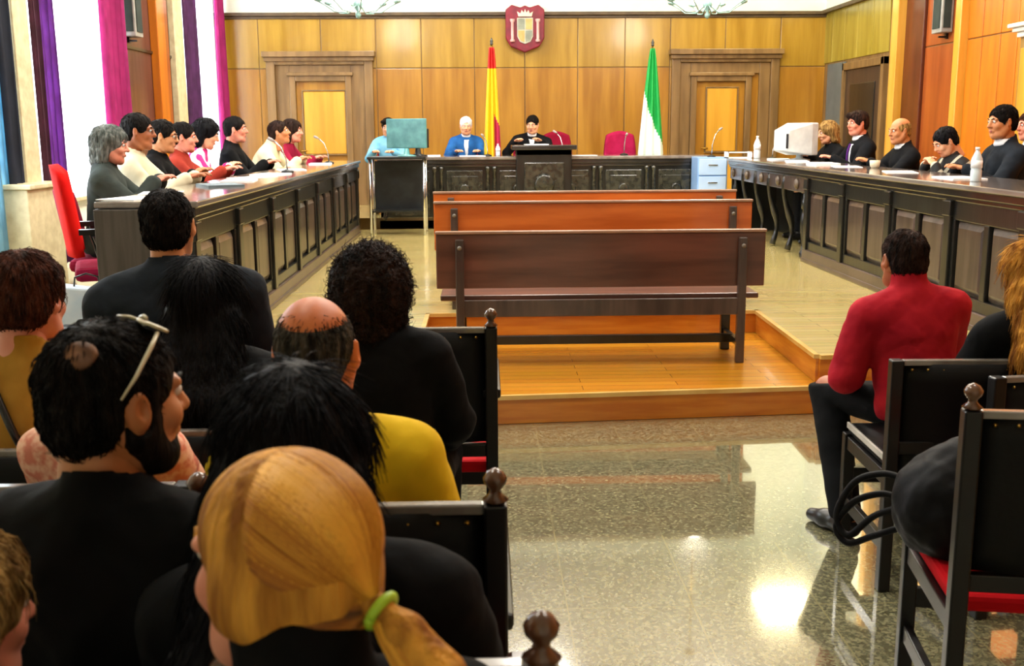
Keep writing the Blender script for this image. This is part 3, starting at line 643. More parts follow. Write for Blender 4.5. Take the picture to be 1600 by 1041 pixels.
# left desk: panelled front faces +X
def long_desk(name, label, x_front, x_back, ya, yb, sgn, bays, open_from=None, ends=(True, True), group=None):
    t = thing(name, label, 'desk', ((x_front+x_back)/2, ya, ZP2)); cx = (x_front+x_back)/2
    F = lambda x: x-cx; L = yb-ya; H = DT-ZP2
    xf, xb = F(x_front), F(x_back)
    def bx(mb, xa, xc, y0, y1, z0, z1): mb.box(min(xa, xc), max(xa, xc), y0, y1, z0, z1); return mb
    s = sgn
    mb = MB(); bx(mb, xf+s*.05, xb, -.03, L+.03, H-.035, H); obj('desktop', mb, m_top, t, bevel=.008)
    mb = MB(); bx(mb, xf+s*.03, xf-s*.05, -.01, L+.01, H-.085, H-.036); bx(mb, xf+s*.015, xf-s*.04, 0, L, H-.115, H-.085); obj('edge_moulding', mb, m_edge, t, bevel=.006)
    Lc = L if open_from is None else open_from-ya
    mb = MB(); bx(mb, xf-s*.03, xf-s*.05, 0, Lc, .0, H-.10); bx(mb, xf-s*.02, xb, 0, .03, 0, H-.04)
    if open_from is not None: bx(mb, xf-s*.02, xb, Lc-.03, Lc, 0, H-.04)
    if ends[1] and open_from is None: bx(mb, xf-s*.02, xb, L-.03, L, 0, H-.04)
    obj('carcass', mb, m_dark, t)
    if open_from is not None: obj('end_board', bx(MB(), xf-s*.02, xb, L-.03, L, 0, H-.04), m_dark, t)
    mb = MB(); bx(mb, xf+s*.02, xf-s*.03, 0, Lc, 0, .12); bx(mb, xf+s*.03, xf-s*.03, 0, Lc, 0, .04); obj('plinth', mb, mat('walnut_plinth', '4a3c34', '5c4c42', rough=.3, scale=5, coat=.3), t, bevel=.008)
    n = bays; w = Lc/n
    for i in range(n+1):
        yy = min(max(i*w, .05), Lc-.05); mb = MB(); bx(mb, xf+s*.02, xf-s*.03, yy-.05, yy+.05, .12, H-.115); bx(mb, xf+s*.03, xf-s*.02, yy-.06, yy+.06, H-.22, H-.115); obj('pilaster', mb, m_dark, t, bevel=.008)
    for i in range(n):
        y0, y1 = i*w+.05, (i+1)*w-.05; mb = MB()
        bx(mb, xf-s*.0, xf-s*.03, y0, y1, .12, .20); bx(mb, xf-s*.0, xf-s*.03, y0, y1, H-.24, H-.115)
        k = 2; ww = (y1-y0)/k
        for j in range(k+1): bx(mb, xf-s*.0, xf-s*.03, max(y0, y0+j*ww-.035), min(y1, y0+j*ww+.035), .20, H-.24)
        obj('panel_frame', mb, m_dark, t, bevel=.006)
        for j in range(k):
            a, b = y0+j*ww+.045, y0+(j+1)*ww-.045; q = MB()
            q.add([(xf-s*.028, a, .21), (xf-s*.028, b, .21), (xf-s*.028, b, H-.25), (xf-s*.028, a, H-.25), (xf-s*.008, a+.035, .25), (xf-s*.008, b-.035, .25), (xf-s*.008, b-.035, H-.29), (xf-s*.008, a+.035, H-.29)],
                  [(4, 5, 6, 7), (0, 1, 5, 4), (1, 2, 6, 5), (2, 3, 7, 6), (3, 0, 4, 7), (3, 2, 1, 0)])
            obj('panel', q, m_darkpan, t)
    if open_from is not None:                         # turned and scrolled legs carry the open end
        for k in range(6):
            yy = Lc+.22+(L-Lc-.30)*k/5; prof = [(.028, 0), (.04, .02), (.04, .06), (.024, .08), (.020, .16), (.034, .26), (.042, .36), (.030, .44), (.020, .48), (.036, .50), (.036, .56), (.024, .60), (.03, .74), (.04, .79), (.04, H-.1)]
            mb = MB()
            if 0 < k < 5:
                pts = [V(xf-s*(.06+.05*math.sin(z*7.2)), yy+.0, z) for z in np.linspace(.02, H-.12, 14)]; mb.tube(pts, [.036, .030, .024, .022, .026, .034, .04, .034, .028, .024, .026, .032, .038, .042], 10)
            else: mb.lathe(prof, o=(xf-s*.06, yy, 0), n=12)
            obj('leg', mb, m_dark, t, smooth=True)
        mb = MB(); bx(mb, xf+s*.0, xf-s*.04, Lc, L, H-.26, H-.11)
        m2 = MB(); bx(m2, xb+s*.02, xb+s*.05, Lc, L, 0, H-.06); obj('back_board', m2, m_dark, t)
        obj('apron', mb, m_darkpan, t, bevel=.008)
        for k in range(5):
            yy = Lc+.3+(L-Lc-.5)*k/4; mb = MB(); mb.ell if 0 else None; mb.lathe([(.001, -.01), (.05, 0), (.055, .012), (.035, .03), (.001, .036)], o=(xf-s*.0, yy, H-.18), n=12, R=Ry(s*PI/2)); obj('rosette', mb, mat('walnut_rosette', '4c4038', '6a5c50', rough=.3), t, smooth=True)
    return t
xl = -1.57
dl = long_desk('bench_desk', 'long dark panelled wooden desk along the left side in front of the windows', xl, xl-.50, 5.72, 13.3, 1, 7)
mb = MB().box(-.25, .25-.04, -.045, .0, 0, DT-ZP2-.04)
obj('end_panel', mb, mat('end_grey_wood', '3c3632', '4c4642', rough=.45, scale=8, stretch=(4, 1, .3)), dl, bevel=.006)
xr_ = 3.12
long_desk('bench_desk', 'long dark panelled wooden desk on the right with open scrolled legs at its far end', xr_, xr_+.64, 5.95, 13.4, -1, 4, open_from=10.2)
# judges' desk across the back
t = thing('judge_desk', 'long dark carved wooden desk of the judges across the back of the room', 'desk', (.7, 14.0, ZD))
H = DT+.02-ZD; x0, x1 = -2.05, 2.25
obj('desktop', MB().box(x0-.04, x1+.04, -.06, .80, H-.04, H), m_top, t, bevel=.008)
obj('front_board', MB().box(x0, x1, 0, .04, -.14, H-.04).box(x0, x0+.04, 0, .75, -.0, H-.04).box(x1-.04, x1, 0, .75, 0, H-.04), m_dark, t)
obj('edge_moulding', MB().box(x0-.02, x1+.02, -.045, .0, H-.09, H-.04).box(x0-.01, x1+.01, -.03, 0, H-.13, H-.09), m_edge, t, bevel=.006)
obj('plinth', MB().box(x0-.02, x1+.02, -.05, 0, -.15, -.03), m_dark, t, bevel=.008)
m_carv = mat('walnut_carved', '181a18', '38382f', rough=.25, scale=16, bump=.3, coat=.5)
for k in range(7):
    xx = x0+.06+(x1-x0-.12)*k/6
    if k == 3: continue
    for dx in ((-.045, .045) if 0 < k < 6 else (0,)):
        obj('column', MB().lathe([(.03, -.03), (.034, 0), (.022, .03), (.028, .2), (.03, .36), (.022, H-.2), (.034, H-.17), (.036, H-.13)], o=(xx+dx, -.03, 0), n=12), m_carv, t, smooth=True)
for k in range(6):
    a = x0+.06+(x1-x0-.12)*k/6+.11; b = x0+.06+(x1-x0-.12)*(k+1)/6-.11
    obj('carved_panel', MB().box(a, b, -.02, 0, .02, H-.18).box(a+.06, b-.06, -.032, -.02, .10, H-.25), m_carv, t, bevel=.012)
    obj('rosette', MB().lathe([(.001, 0), (.06, 0), (.07, .012), (.05, .022), (.035, .014), (.001, .03)], o=((a+b)/2, -.03, H/2-.03), n=14, R=Rx(PI/2)), m_carv, t, smooth=True)
# raised central lectern block
t = thing('desk_lectern', 'raised dark block with a carved front at the middle of the judges desk', 'lectern', (.79, 13.86, ZP2))
Hh = 1.40-ZP2
obj('body', MB().box(-.36, .36, -.02, .08, 0, Hh-.06).box(-.36, .36, -.02, .45, DT-ZP2+.03, Hh-.06), m_dark, t, bevel=.01)
obj('top', MB().box(-.42, .42, -.08, .5, Hh-.06, Hh), m_edge, t, bevel=.01)
obj('carved_panel', MB().box(-.26, .26, -.045, -.02, .18, Hh-.22), m_carv, t, bevel=.012)
obj('medallion', MB().lathe([(.001, 0), (.12, 0), (.135, .014), (.10, .026), (.06, .018), (.001, .035)], o=(0, -.045, .58), n=20, R=Rx(PI/2)), m_carv, t, smooth=True)
# filing cabinet, pale blue
t = thing('drawer_cabinet', 'pale blue drawer cabinet standing in the gap between judges desk and right desk', 'cabinet', (2.915, 13.5, ZP2))
m_fc = mat('cabinet_blue', '7ca4dc', '94b8e8', rough=.35, scale=2)
obj('case', MB().box(-.19, .19, 0, .42, 0, .92), m_fc, t, bevel=.006)
for k in range(4):
    dr = obj('drawer', MB().box(-.175, .175, -.018, 0, .03+k*.222, .03+k*.222+.205), mat('cabinet_pale', 'a8c6ec', 'bcd4f2', rough=.35, scale=2), t, bevel=.005)
    obj('handle', MB().box(-.06, .06, -.03, -.018, .15+k*.222, .165+k*.222), m_chrome, dr, bevel=.003)
# ---- benches
def bench(label, xl_, xr_, y, z, back, seat, mb_, mf, group):
    t = thing('bench', label, 'bench', ((xl_+xr_)/2, y, z), 0, group); w = (xr_-xl_)/2
    o = obj('backrest', MB().box(-w, w, -.012, .022, back-.335, back, Rx(.0)), mb_, t, bevel=.006)
    obj('back_cap', MB().box(-w-.004, w+.004, -.022, .032, back, back+.018), mf, t, bevel=.005)
    obj('seat', MB().box(-w+.02, w-.02, .03, .43, seat-.035, seat), mb_, t, bevel=.008)
    px = w-.145
    for s in (-1, 1):
        obj('post', MB().box(s*px-.026, s*px+.026, -.055, -.0125, 0, back-.03), m_darkpan, t, bevel=.006)
        obj('leg', MB().box(s*px-.03, s*px+.03, .36, .41, 0, seat-.035), m_dark, t, bevel=.006)
        obj('side_rail', MB().box(s*px-.022, s*px+.022, -.01, .36, seat-.10, seat-.036).box(s*px-.018, s*px+.018, -.01, .36, .10, .14), m_dark, t, bevel=.004)
        obj('bolt', MB().lathe([(.001, 0), (.014, 0), (.014, .005), (.001, .008)], o=(s*px, -.055, back-.08), n=10, R=Rx(PI/2)), mat('bolt_dull', '6a6258', '7c7468', rough=.5), t, smooth=True)
    obj('apron', MB().box(-px, px, -.045, -.022, seat-.125, seat-.02), m_darkpan, t, bevel=.005)
    obj('stretcher', MB().box(-px, px, .15, .19, .09, .145), m_dark, t, bevel=.005)
    return t
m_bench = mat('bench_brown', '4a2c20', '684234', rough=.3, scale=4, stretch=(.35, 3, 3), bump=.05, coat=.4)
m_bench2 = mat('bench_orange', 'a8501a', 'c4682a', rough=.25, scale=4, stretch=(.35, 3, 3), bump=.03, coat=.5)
m_cap = mat('bench_cap', '8a6a58', 'a07c66', rough=.3, scale=4, coat=.4)
p = at(680, 362, y=6.53); q = at(1200, 357, y=6.53); g = 'wooden benches in the middle of the floor'
b1 = at(1165, 567, z=ZP1)
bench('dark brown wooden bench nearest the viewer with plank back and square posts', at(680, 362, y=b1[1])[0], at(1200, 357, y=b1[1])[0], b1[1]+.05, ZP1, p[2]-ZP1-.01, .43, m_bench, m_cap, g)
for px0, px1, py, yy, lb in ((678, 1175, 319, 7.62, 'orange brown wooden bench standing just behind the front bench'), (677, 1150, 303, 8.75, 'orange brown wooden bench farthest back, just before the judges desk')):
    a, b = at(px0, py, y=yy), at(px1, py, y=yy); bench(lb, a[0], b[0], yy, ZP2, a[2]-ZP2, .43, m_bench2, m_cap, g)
# ---- hall chairs: dark carved armchairs with red seats
def hall_chair(label, p, rz, bh, wood, leather, arms=True, w=.52, cat='chair', fins=True, seatm=None):
    t = thing('hall_chair', label, cat, p, rz, None); x = w/2; fin = fins
    for s in (-1, 1):
        po = obj('back_post', MB().box(s*x-.021, s*x+.021, -.022, .022, 0, bh+.0), wood, t, bevel=.005)
        if fin: obj('finial', MB().lathe([(.016, 0), (.024, .006), (.012, .016), (.010, .024), (.020, .036), (.022, .046), (.014, .058), (.002, .064)], o=(s*x, 0, bh), n=14), mat('finial_wood', '4a3020', '6a4630', rough=.25, coat=.5), po, smooth=True)
        obj('front_leg', MB().box(s*x-.021, s*x+.021, .44, .482, 0, .70 if arms else .44), wood, t, bevel=.005)
        if arms: obj('arm', MB().box(s*x-.032, s*x+.032, .0, .52, .70, .735), wood, t, bevel=.01)
        obj('side_stretcher', MB().box(s*x-.012, s*x+.012, .02, .44, .14, .19).box(s*x-.014, s*x+.014, .02, .44, .38, .43), wood, t, bevel=.003)
    obj('backrest', MB().grid(lambda u, v: (-x+.02+(w-.04)*u, .016-.03*math.sin(PI*u)*1, bh-.40+.385*v), 10, 6), leather, t, solid=.02, smooth=True)
    obj('top_rail', MB().box(-x+.02, x-.02, -.012, .014, bh-.02, bh), mat('rail_highlight', '6c6660', '8c8680', rough=.2, coat=.6), t, bevel=.004)  # pale grey stands for the highlight along the black chair's top edge
    obj('lower_rail', MB().box(-x+.02, x-.02, -.015, .015, .50, .545), wood, t, bevel=.004)
    obj('seat', MB().box(-x+.0, x-.0, .022, .485, .43, .475), seatm or mat('velvet_red', 'b00a14', 'c8101a', rough=.8, scale=6, spec=.1), t, bevel=.014)
    obj('front_stretcher', MB().box(-x, x, .45, .475, .24, .30), wood, t, bevel=.004)
    n = MB()
    for k in range(9): n.lathe([(.001, 0), (.006, .001), (.001, .005)], o=(-x+.05+(w-.1)*k/8, -.013, bh-.033), n=6, R=Rx(PI/2))
    obj('studs', n, m_brass, t, smooth=True)
    return t
m_cw = mat('chair_black_wood', '060505', '0c0908', rough=.4, coat=.15, spec=.3); m_cl = mat('chair_black_leather', '060607', '09090a', rough=.55, spec=.2, bump=.1, bscale=60)
m_cb = mat('chair_brown_wood', '3a2218', '4e3022', rough=.3, coat=.4); m_clb = mat('chair_brown_leather', '4a2e22', '5c3a2c', rough=.35, bump=.1, bscale=60)
def place_right_post(px, py, bh): q = at(px, py, z=bh); return q
def chair_by_post(label, px, py, bh, rz=0, side=1, wood=None, leather=None, arms=True, w=.52, fins=True, seatm=None):
    q = at(px, py, z=bh); c = Rz(rz)@V(side*w/2, 0, 0)
    return hall_chair(label, (q[0]-c[0], q[1]-c[1], 0), rz, bh, wood or m_cw, leather or m_cl, arms, w, fins=fins, seatm=seatm)
CH = {}
CH['C'] = chair_by_post('black high backed armchair in which the curly dark haired person in black sits', 767, 511, .95)
CH['B'] = chair_by_post('black armchair with finials in which the balding person in yellow sits', 774, 785, .95)
CH['A'] = chair_by_post('brown leather armchair at the bottom edge beside the aisle', 846, 1034, .99, w=.36, wood=m_cb, leather=m_clb)
# plain copies for the other sitters on the left
def chair_at(x, y, label, bh=.93, arms=False): return hall_chair(label, (x, y, 0), 0, bh, m_cw, m_cl, arms, fins=False)
# right side
CH['F'] = chair_by_post('black chair in which the person in the red shirt sits', 1401, 562, .83, rz=-.04, side=-1, arms=False, fins=False, seatm=m_cl)
obj('seat_trim', MB().box(-.265, -.255, .02, .48, .455, .478), mat('trim_pale', 'b0aca6', 'c8c4bc', rough=.25), CH['F'], bevel=.002)
CH['D'] = chair_by_post('black armchair with finial and red seat, a black bag lying on it', 1519, 640, .95, rz=-.16, side=-1, arms=False)
# ---- red swivel armchair by the left desk
def swivel(label, p, rz, m1, m2, arms=True, cat='chair', zs=.46, hb=1.04, group=None):
    t = thing('office_armchair', label, cat, p, rz, group)
    def back(u, v): a = (u-.5)*2; return (a*.23*(1-.18*v**3), -.21+.05*a*a-.06*v+.0, zs+.08+(hb-zs-.08)*v*(1-.10*a*a*v))
    obj('backrest', MB().grid(back, 10, 10), m1, t, solid=.05, smooth=True)
    obj('seat', MB().box(-.25, .25, -.20, .27, zs-.06, zs+.02), m2, t, bevel=.03)
    obj('column', MB().lathe([(.03, .09), (.03, zs-.06)], n=12), m_black, t, smooth=True)
    for k in range(5):
        a = 2*PI*k/5+.3; f = obj('foot', MB().bar((0, 0, .085), (.26*math.cos(a), .26*math.sin(a), .06), .04, .03), m_black, t, bevel=.004)
        obj('castor', MB().lathe([(.024, -.012), (.026, 0), (.024, .012)], o=(.25*math.cos(a), .25*math.sin(a), .026), n=10, R=Rx(PI/2)), m_black, f, smooth=True)
    if arms:
        for s in (-1, 1):
            obj('armrest', MB().tube([(s*.24, -.05, zs-.04), (s*.30, -.05, zs+.04), (s*.30, -.10, zs+.21), (s*.30, .20, zs+.22), (s*.29, .22, zs+.06), (s*.24, .20, zs-.04)], .014, 8).box(s*.30-.03, s*.30+.03, -.16, .22, zs+.215, zs+.245), m_black, t, smooth=False)
    return t
m_red1 = mat('fabric_red', 'd00c0c', 'e8180e', rough=.8, scale=4, spec=.1); m_red2 = mat('fabric_maroon', '7a1230', '94183c', rough=.8, scale=4, spec=.1)
m_mag = mat('fabric_crimson', '780c28', '901434', rough=.8, scale=4, spec=.1)
c = at(112, 400, y=6.0)
swivel('empty bright red armchair with black arms at the near end of the left desk', (at(168, 340, y=6.3)[0], 6.3, ZP2), -PI/2+.35, m_red1, m_red2, zs=.50, hb=1.10)
# ---- flags on poles
def flag(label, px, ptop, y, cols, wtop, wbot, zb, group='flags behind the judges desk'):
    q = at(px, ptop, y=y); t = thing('flag', label, 'flag', (q[0], y, ZD), 0, group); H = q[2]-ZD
    obj('pole', MB().lathe([(.014, .05), (.014, H-.06)], n=10), m_brass, t, smooth=True)
    obj('finial', MB().lathe([(.012, 0), (.026, .012), (.014, .026), (.024, .045), (.002, .10)], o=(0, 0, H-.07), n=10), mat('finial_dark', '2a2c2a', '3a3c38', rough=.4), t, smooth=True)
    obj('base', MB().lathe([(.15, 0), (.15, .025), (.05, .05), (.02, .08)], n=20), m_brass, t, smooth=True)
    m = bpy.data.materials.new('flag_cloth'); m.use_nodes = True; N = m.node_tree.nodes; L = m.node_tree.links; b = N['Principled BSDF']; b.inputs['Roughness'].default_value = .6
    at_ = N.new('ShaderNodeAttribute'); at_.attribute_name = 'stripe'; r = N.new('ShaderNodeValToRGB'); r.color_ramp.interpolation = 'CONSTANT'
    e = r.color_ramp.elements; e[0].color = lin(cols[0][1]); e[0].position = 0; e[1].position = cols[1][0]; e[1].color = lin(cols[1][1])
    for p_, c_ in cols[2:]: x = e.new(p_); x.color = lin(c_)
    L.new(at_.outputs['Fac'], r.inputs[0]); L.new(r.outputs[0], b.inputs['Base Color'])
    nu, nv = 60, 40; val = []
    zt = H-.10; mb = MB()
    def fn(u, v):
        # the cloth hangs from one corner: gathered at the top, spreading below; stripes run slantwise down
        w = wtop+(wbot-wtop)*(1-v)**.8; a = u*2-1
        return (a*w/2, -.02-.045*math.cos(a*9)*(.35+.65*(1-v)), zb+(zt-zb)*v)
    mb.grid(fn, nu, nv); o = obj('cloth', mb, m, t, smooth=True, solid=.004)
    at2 = o.data.attributes.new('stripe', 'FLOAT', 'POINT')
    for j in range(nv+1):
        for i in range(nu+1): val.append(cols_fn[label[:5]](i/nu, j/nv))
    at2.data.foreach_set('value', val); return t
cols_fn = {'red a': lambda u, v: min(.99, max(0, (1-v)*1.0*.0+ (.12 if v > .80 else (.5 if u < .62-.0*v else (.5 if v > .42-(u-.62)*.3 else .9))))),
           'green': lambda u, v: min(.99, max(0, .6 if v < .66-.42*u else .2))}
flag('red and yellow flag draped on a pole behind the judges', 768, 62, 14.75, [(0, 'c8201c'), (.3, 'f2c61c'), (.8, 'b0184c')], .07, .24, 1.20-ZD)
flag('green and white flag draped on a pole beside the right door', 1020, 64, 14.95, [(0, '14a048'), (.4, 'e4f4ec'), (.98, 'e4f4ec')], .06, .40, .5)
# ---- coat of arms on the back wall
q = at(820, 45, y=YB-.06)
t = thing('coat_of_arms', 'crimson shield shaped coat of arms hanging high in the middle of the back wall', 'emblem', (q[0], YB-.105, q[2]))
yv = lambda a, b, tt: (a, -tt, b)
m_cr = mat('emblem_crimson', '6c0c26', '8a1430', rough=.4, scale=8)
obj('plaque', MB().prism([(-.20, .34), (-.07, .30), (0, .33), (.07, .30), (.20, .34), (.29, .27), (.29, -.14), (.22, -.26), (0, -.35), (-.22, -.26), (-.29, -.14), (-.29, .27)], yv, -.07, .05), m_cr, t, bevel=.015)
sh = obj('shield', MB().prism([(-.12, .15), (.12, .15), (.12, -.12), (.08, -.2), (0, -.23), (-.08, -.2), (-.12, -.12)], yv, .05, .075), mat('emblem_silver', 'b4b8ac', 'd0d4c8', rough=.4, scale=8), t, bevel=.01)
obj('quartering', MB().prism([(-.105, .135), (-.008, .135), (-.008, -.02), (-.105, -.02)], yv, .075, .083).prism([(.008, -.035), (.105, -.035), (.105, -.11), (.07, -.18), (.008, -.205)], yv, .075, .083), mat('emblem_grey', '7c8478', '98a090', rough=.4), sh)
obj('quartering', MB().prism([(.008, .135), (.105, .135), (.105, -.02), (.008, -.02)], yv, .075, .083).prism([(-.008, -.035), (-.105, -.035), (-.105, -.11), (-.07, -.18), (-.008, -.205)], yv, .075, .083), mat('emblem_gold', 'b09a58', 'c8b070', rough=.4), sh)
for s in (-1, 1):
    obj('column', MB().lathe([(.036, -.2), (.036, -.17), (.022, -.16), (.022, .08), (.036, .10), (.036, .13)], o=(s*.19, -.075, 0), n=10), mat('emblem_pink', 'cfa0a0', 'dcb4b0', rough=.4), t, smooth=True)
obj('crown', MB().prism([(-.10, .165), (.10, .165), (.12, .24), (.07, .21), (.05, .26), (.02, .22), (0, .275), (-.02, .22), (-.05, .26), (-.07, .21), (-.12, .24)], yv, .05, .08), mat('emblem_crown', 'e0c8b8', 'eeddcc', rough=.4), t, bevel=.004)
# ---- chandeliers
m_crys = mat('chandelier_glass', '5c7c78', '7c9c98', rough=.15, scale=4); m_bulb = emis('candle_bulb', 'fff0cc', 14)
def chandelier(label, px, py, y, rad=.46, zoff=0, n=8, group='chandeliers'):
    q = at(px, py, y=y); t = thing('chandelier', label, 'chandelier', (q[0], y, q[2]), 0, group)
    obj('rod', MB().lathe([(.008, .5), (.008, ZC-q[2]-.04)], n=8).lathe([(.06, ZC-q[2]-.04), (.07, ZC-q[2])], n=16), m_brass, t, smooth=True)
    obj('stem', MB().lathe([(.004, -.02), (.03, .0), (.035, .03), (.014, .06), (.05, .12), (.06, .16), (.02, .2), (.016, .34), (.04, .38), (.04, .42), (.01, .5)], n=14), m_crys, t, smooth=True)
    for k in range(n):
        a = 2*PI*k/n+.2; c_, s_ = math.cos(a), math.sin(a)
        ar = obj('arm', MB().tube([(r*c_, r*s_, z) for r, z in ((.03, .14), (.14, .05), (.28, .06), (.38, .13), (rad, .17))], .007, 6), m_crys, t, smooth=True)
        obj('cup', MB().lathe([(.01, .165), (.045, .18), (.05, .2), (.015, .2)], o=(rad*c_, rad*s_, 0), n=10), m_crys, ar, smooth=True)
        obj('bulb', MB().lathe([(.012, .2), (.012, .26), (.02, .285), (.014, .32), (.001, .35)], o=(rad*c_, rad*s_, 0), n=8), m_bulb, ar, smooth=True)
    return t
CHD = [chandelier('glass chandelier hanging at the top above the left door', 560, 27, 13.0), chandelier('glass chandelier hanging at the top above the right door', 1105, 27, 13.0)]
# ---- column loudspeakers
def speaker(label, x, y, z0, sgn, h=1.1):
    t = thing('wall_speaker', label, 'loudspeaker', (x, y, z0), 0, 'wall loudspeakers')
    obj('cabinet', MB().box(min(0, sgn*.13), max(0, sgn*.13), -.13, .13, 0, h), mat('speaker_grey', '8c8c88', 'a0a09a', rough=.4), t, bevel=.01)
    obj('grille', MB().box(min(sgn*.13, sgn*.14), max(sgn*.13, sgn*.14), -.09, .09, .05, h-.05).box(-.0+min(sgn*.03, sgn*.11), max(sgn*.03, sgn*.11), -.137, -.13, .05, h-.05), mat('speaker_cloth', '22302c', '2e3a36', rough=.8), t)
    obj('bracket', MB().box(-.02, .02, -.02, .02, -.06, 0).bar((0, 0, -.04), (sgn*.1, 0, -.04), .03, .02), m_black, t)
q = at(205, 58, x=XL+.14); speaker('dark column loudspeaker on the wood pier at upper left', XL+.105, q[1], q[2], 1)
q = at(1472, 52, x=XR-.1); speaker('grey framed column loudspeaker on the red wood panel at upper right', XR-.04, q[1], q[2], -1)
# ---- desk-top things
m_paper = mat('paper', 'e8ecf0', 'f4f6f8', rough=.7, scale=2); m_mon = mat('monitor_dark', '14181c', '22282c', rough=.35)
def paper(label, x, y, z, w=.21, l=.30, rz=0, n=1, m=None, group='papers on the left desk'):
    o = obj('paper_stack' if n > 3 else 'paper_sheet', MB().box(-w/2, w/2, -l/2, l/2, 0, .0012*n+.001), m or m_paper, bevel=0, loc=(x, y, z)); o.rotation_euler = (0, 0, rz)
    return tag(o, label, 'paper', group)
def mic(label, p, rz, h=.28, group=None):
    t = thing('microphone', label, 'microphone', p, rz, group)
    obj('base', MB().lathe([(.055, 0), (.055, .012), (.03, .022), (.012, .028)], n=16), m_black, t, smooth=True)
    obj('gooseneck', MB().tube([(0, 0, .02), (0, .01, h*.45), (0, .05, h*.8), (0, .11, h)], .006, 8), m_chrome, t, smooth=True)
    obj('capsule', MB().tube([(0, .105, h-.004), (0, .13, h+.01), (0, .16, h+.024)], [.008, .015, .014], 10), mat('mic_foam', '99908c', 'b0a8a4', rough=.8), t, smooth=True)
    return t
def bottle(label, p, h=.24, r=.034, group=None, label_col='dfe6ea'):
    t = thing('water_bottle', label, 'bottle', p, 0, group)
    obj('body', MB().lathe([(r*.9, 0), (r, .008), (r, h*.32), (r*.93, h*.36), (r, h*.4), (r, h*.66), (r*.45, h*.86), (r*.36, h*.88), (r*.36, h*.93)], n=16), mat('bottle_plastic', 'cfe0e8', 'e0ecf2', rough=.12, spec=.8), t, smooth=True)
    obj('wrapper', MB().lathe([(r*1.03, h*.40), (r*1.03, h*.62)], n=16), mat('bottle_label', 'eef2f4', 'f6f8f8', rough=.4), t, smooth=True)
    obj('cap', MB().lathe([(r*.42, h*.92), (r*.42, h)], n=12), mat('bottle_cap', 'f0f0f0', 'ffffff', rough=.4), t, smooth=True)
    return t
def monitor(label, p, rz, w=.40, hh=.32, back=None, crt=False, tilt=0.0, screen=None, cat='monitor'):
    t = thing('computer_monitor', label, cat, p, rz)
    bc = back or m_mon
    if crt:
        v = []
        obj('housing', MB().add([(-w/2, 0, .06), (w/2, 0, .06), (w/2, 0, .06+hh), (-w/2, 0, .06+hh), (-w/2, .1, .06), (w/2, .1, .06), (w/2, .1, .06+hh), (-w/2, .1, .06+hh), (-w*.28, .38, .11), (w*.28, .38, .11), (w*.28, .38, .0+hh-.02), (-w*.28, .38, .0+hh-.02)],
            [(0, 1, 2, 3), (0, 4, 5, 1), (1, 5, 6, 2), (2, 6, 7, 3), (3, 7, 4, 0), (4, 8, 9, 5), (5, 9, 10, 6), (6, 10, 11, 7), (7, 11, 8, 4), (8, 11, 10, 9)]), bc, t, bevel=.015)
        obj('vent', MB().box(-w*.30, -w*.22, .385, .39, .14, .30), m_black, t)
    else:
        obj('housing', MB().box(-w/2, w/2, 0, .035, .10, .10+hh), bc, t, bevel=.01)
    obj('screen', MB().box(-w/2+.02, w/2-.02, -.004, .0, (.08 if crt else .12), (.04 if crt else .08)+hh), screen or mat('screen_off', '1c2c34', '243840', rough=.1), t)
    obj('stand', MB().lathe([(.12, 0), (.12, .012), (.04, .03), (.03, .10)], o=(0, .08 if crt else .02, 0), n=18), bc, t, smooth=True)
    return t
def on(px, py, y, z): q = at(px, py, y=y); return (q[0], y, z)
# left desk papers
rs = random.Random(4)
lb = ['white sheet on the left desk before the grey haired sitter', 'open white papers on the left desk before the striped shirt', 'white papers on the left desk below the person in black jacket', 'pale sheets on the left desk under the arms in cream', 'white file on the left desk near the monitor end', 'grey folder lying on the left desk between the papers', 'white sheets at the near left corner of the left desk top', 'loose sheet on the left desk beside the grey folder']
pos = [(-1.95, 6.5, .2, 1), (-1.82, 8.0, .1, 6), (-1.80, 9.1, -.2, 8), (-1.82, 10.2, .3, 5), (-1.8, 11.9, .1, 9), (-1.78, 7.25, .5, 12), (-1.95, 5.98, -.3, 3), (-1.85, 8.6, -.5, 2)]
for i, (x, y, r_, n) in enumerate(pos): paper(lb[i], x, y, DT, .24, .34, r_, n, m=mat('folder_grey', '5c6c74', '74848c', rough=.5) if i == 5 else None)
for i, (y, l_) in enumerate(((9.6, 'microphone on the left desk before the black jacket'), (12.2, 'microphone on the left desk at its far end'))): mic(l_, (-1.75, y, DT), PI/2, group='desk microphones')
# clerk's metal-legged table with laptop-like monitor
t = thing('computer_table', 'small dark computer table with chrome legs left of the judges desk', 'table', (-1.06, 13.35, ZP2))
obj('tabletop', MB().box(-.36, .36, -.25, .25, .93, .96), m_dark, t, bevel=.005)
for a in (-.33, .33):
    for b in (-.22, .22): obj('leg', MB().tube([(a, b, 0), (a, b, .93)], .016, 10), m_chrome, t, smooth=True)
obj('shelf', MB().box(-.33, .33, -.2, .2, .28, .30), m_dark, t); obj('modesty_panel', MB().box(-.31, .31, .18, .195, .3, .9), m_mon, t)
q = at(640, 215, y=13.3)
monitor('large teal backed computer monitor turned sideways on the clerk table', (q[0]-.03, 13.32, ZP2+.96), PI-.45, .56, .36, screen=mat('screen_teal', '5c9ca0', '78b4b4', rough=.2), back=mat('monitor_teal', '4c8488', '64a0a2', rough=.3))
q = at(605, 225, y=13.6)
monitor('flat dark monitor standing beside the teal monitor', (at(662, 222, y=13.45)[0]-.08, 13.42, ZP2+.96), PI+.5, .30, .24, back=m_mon)
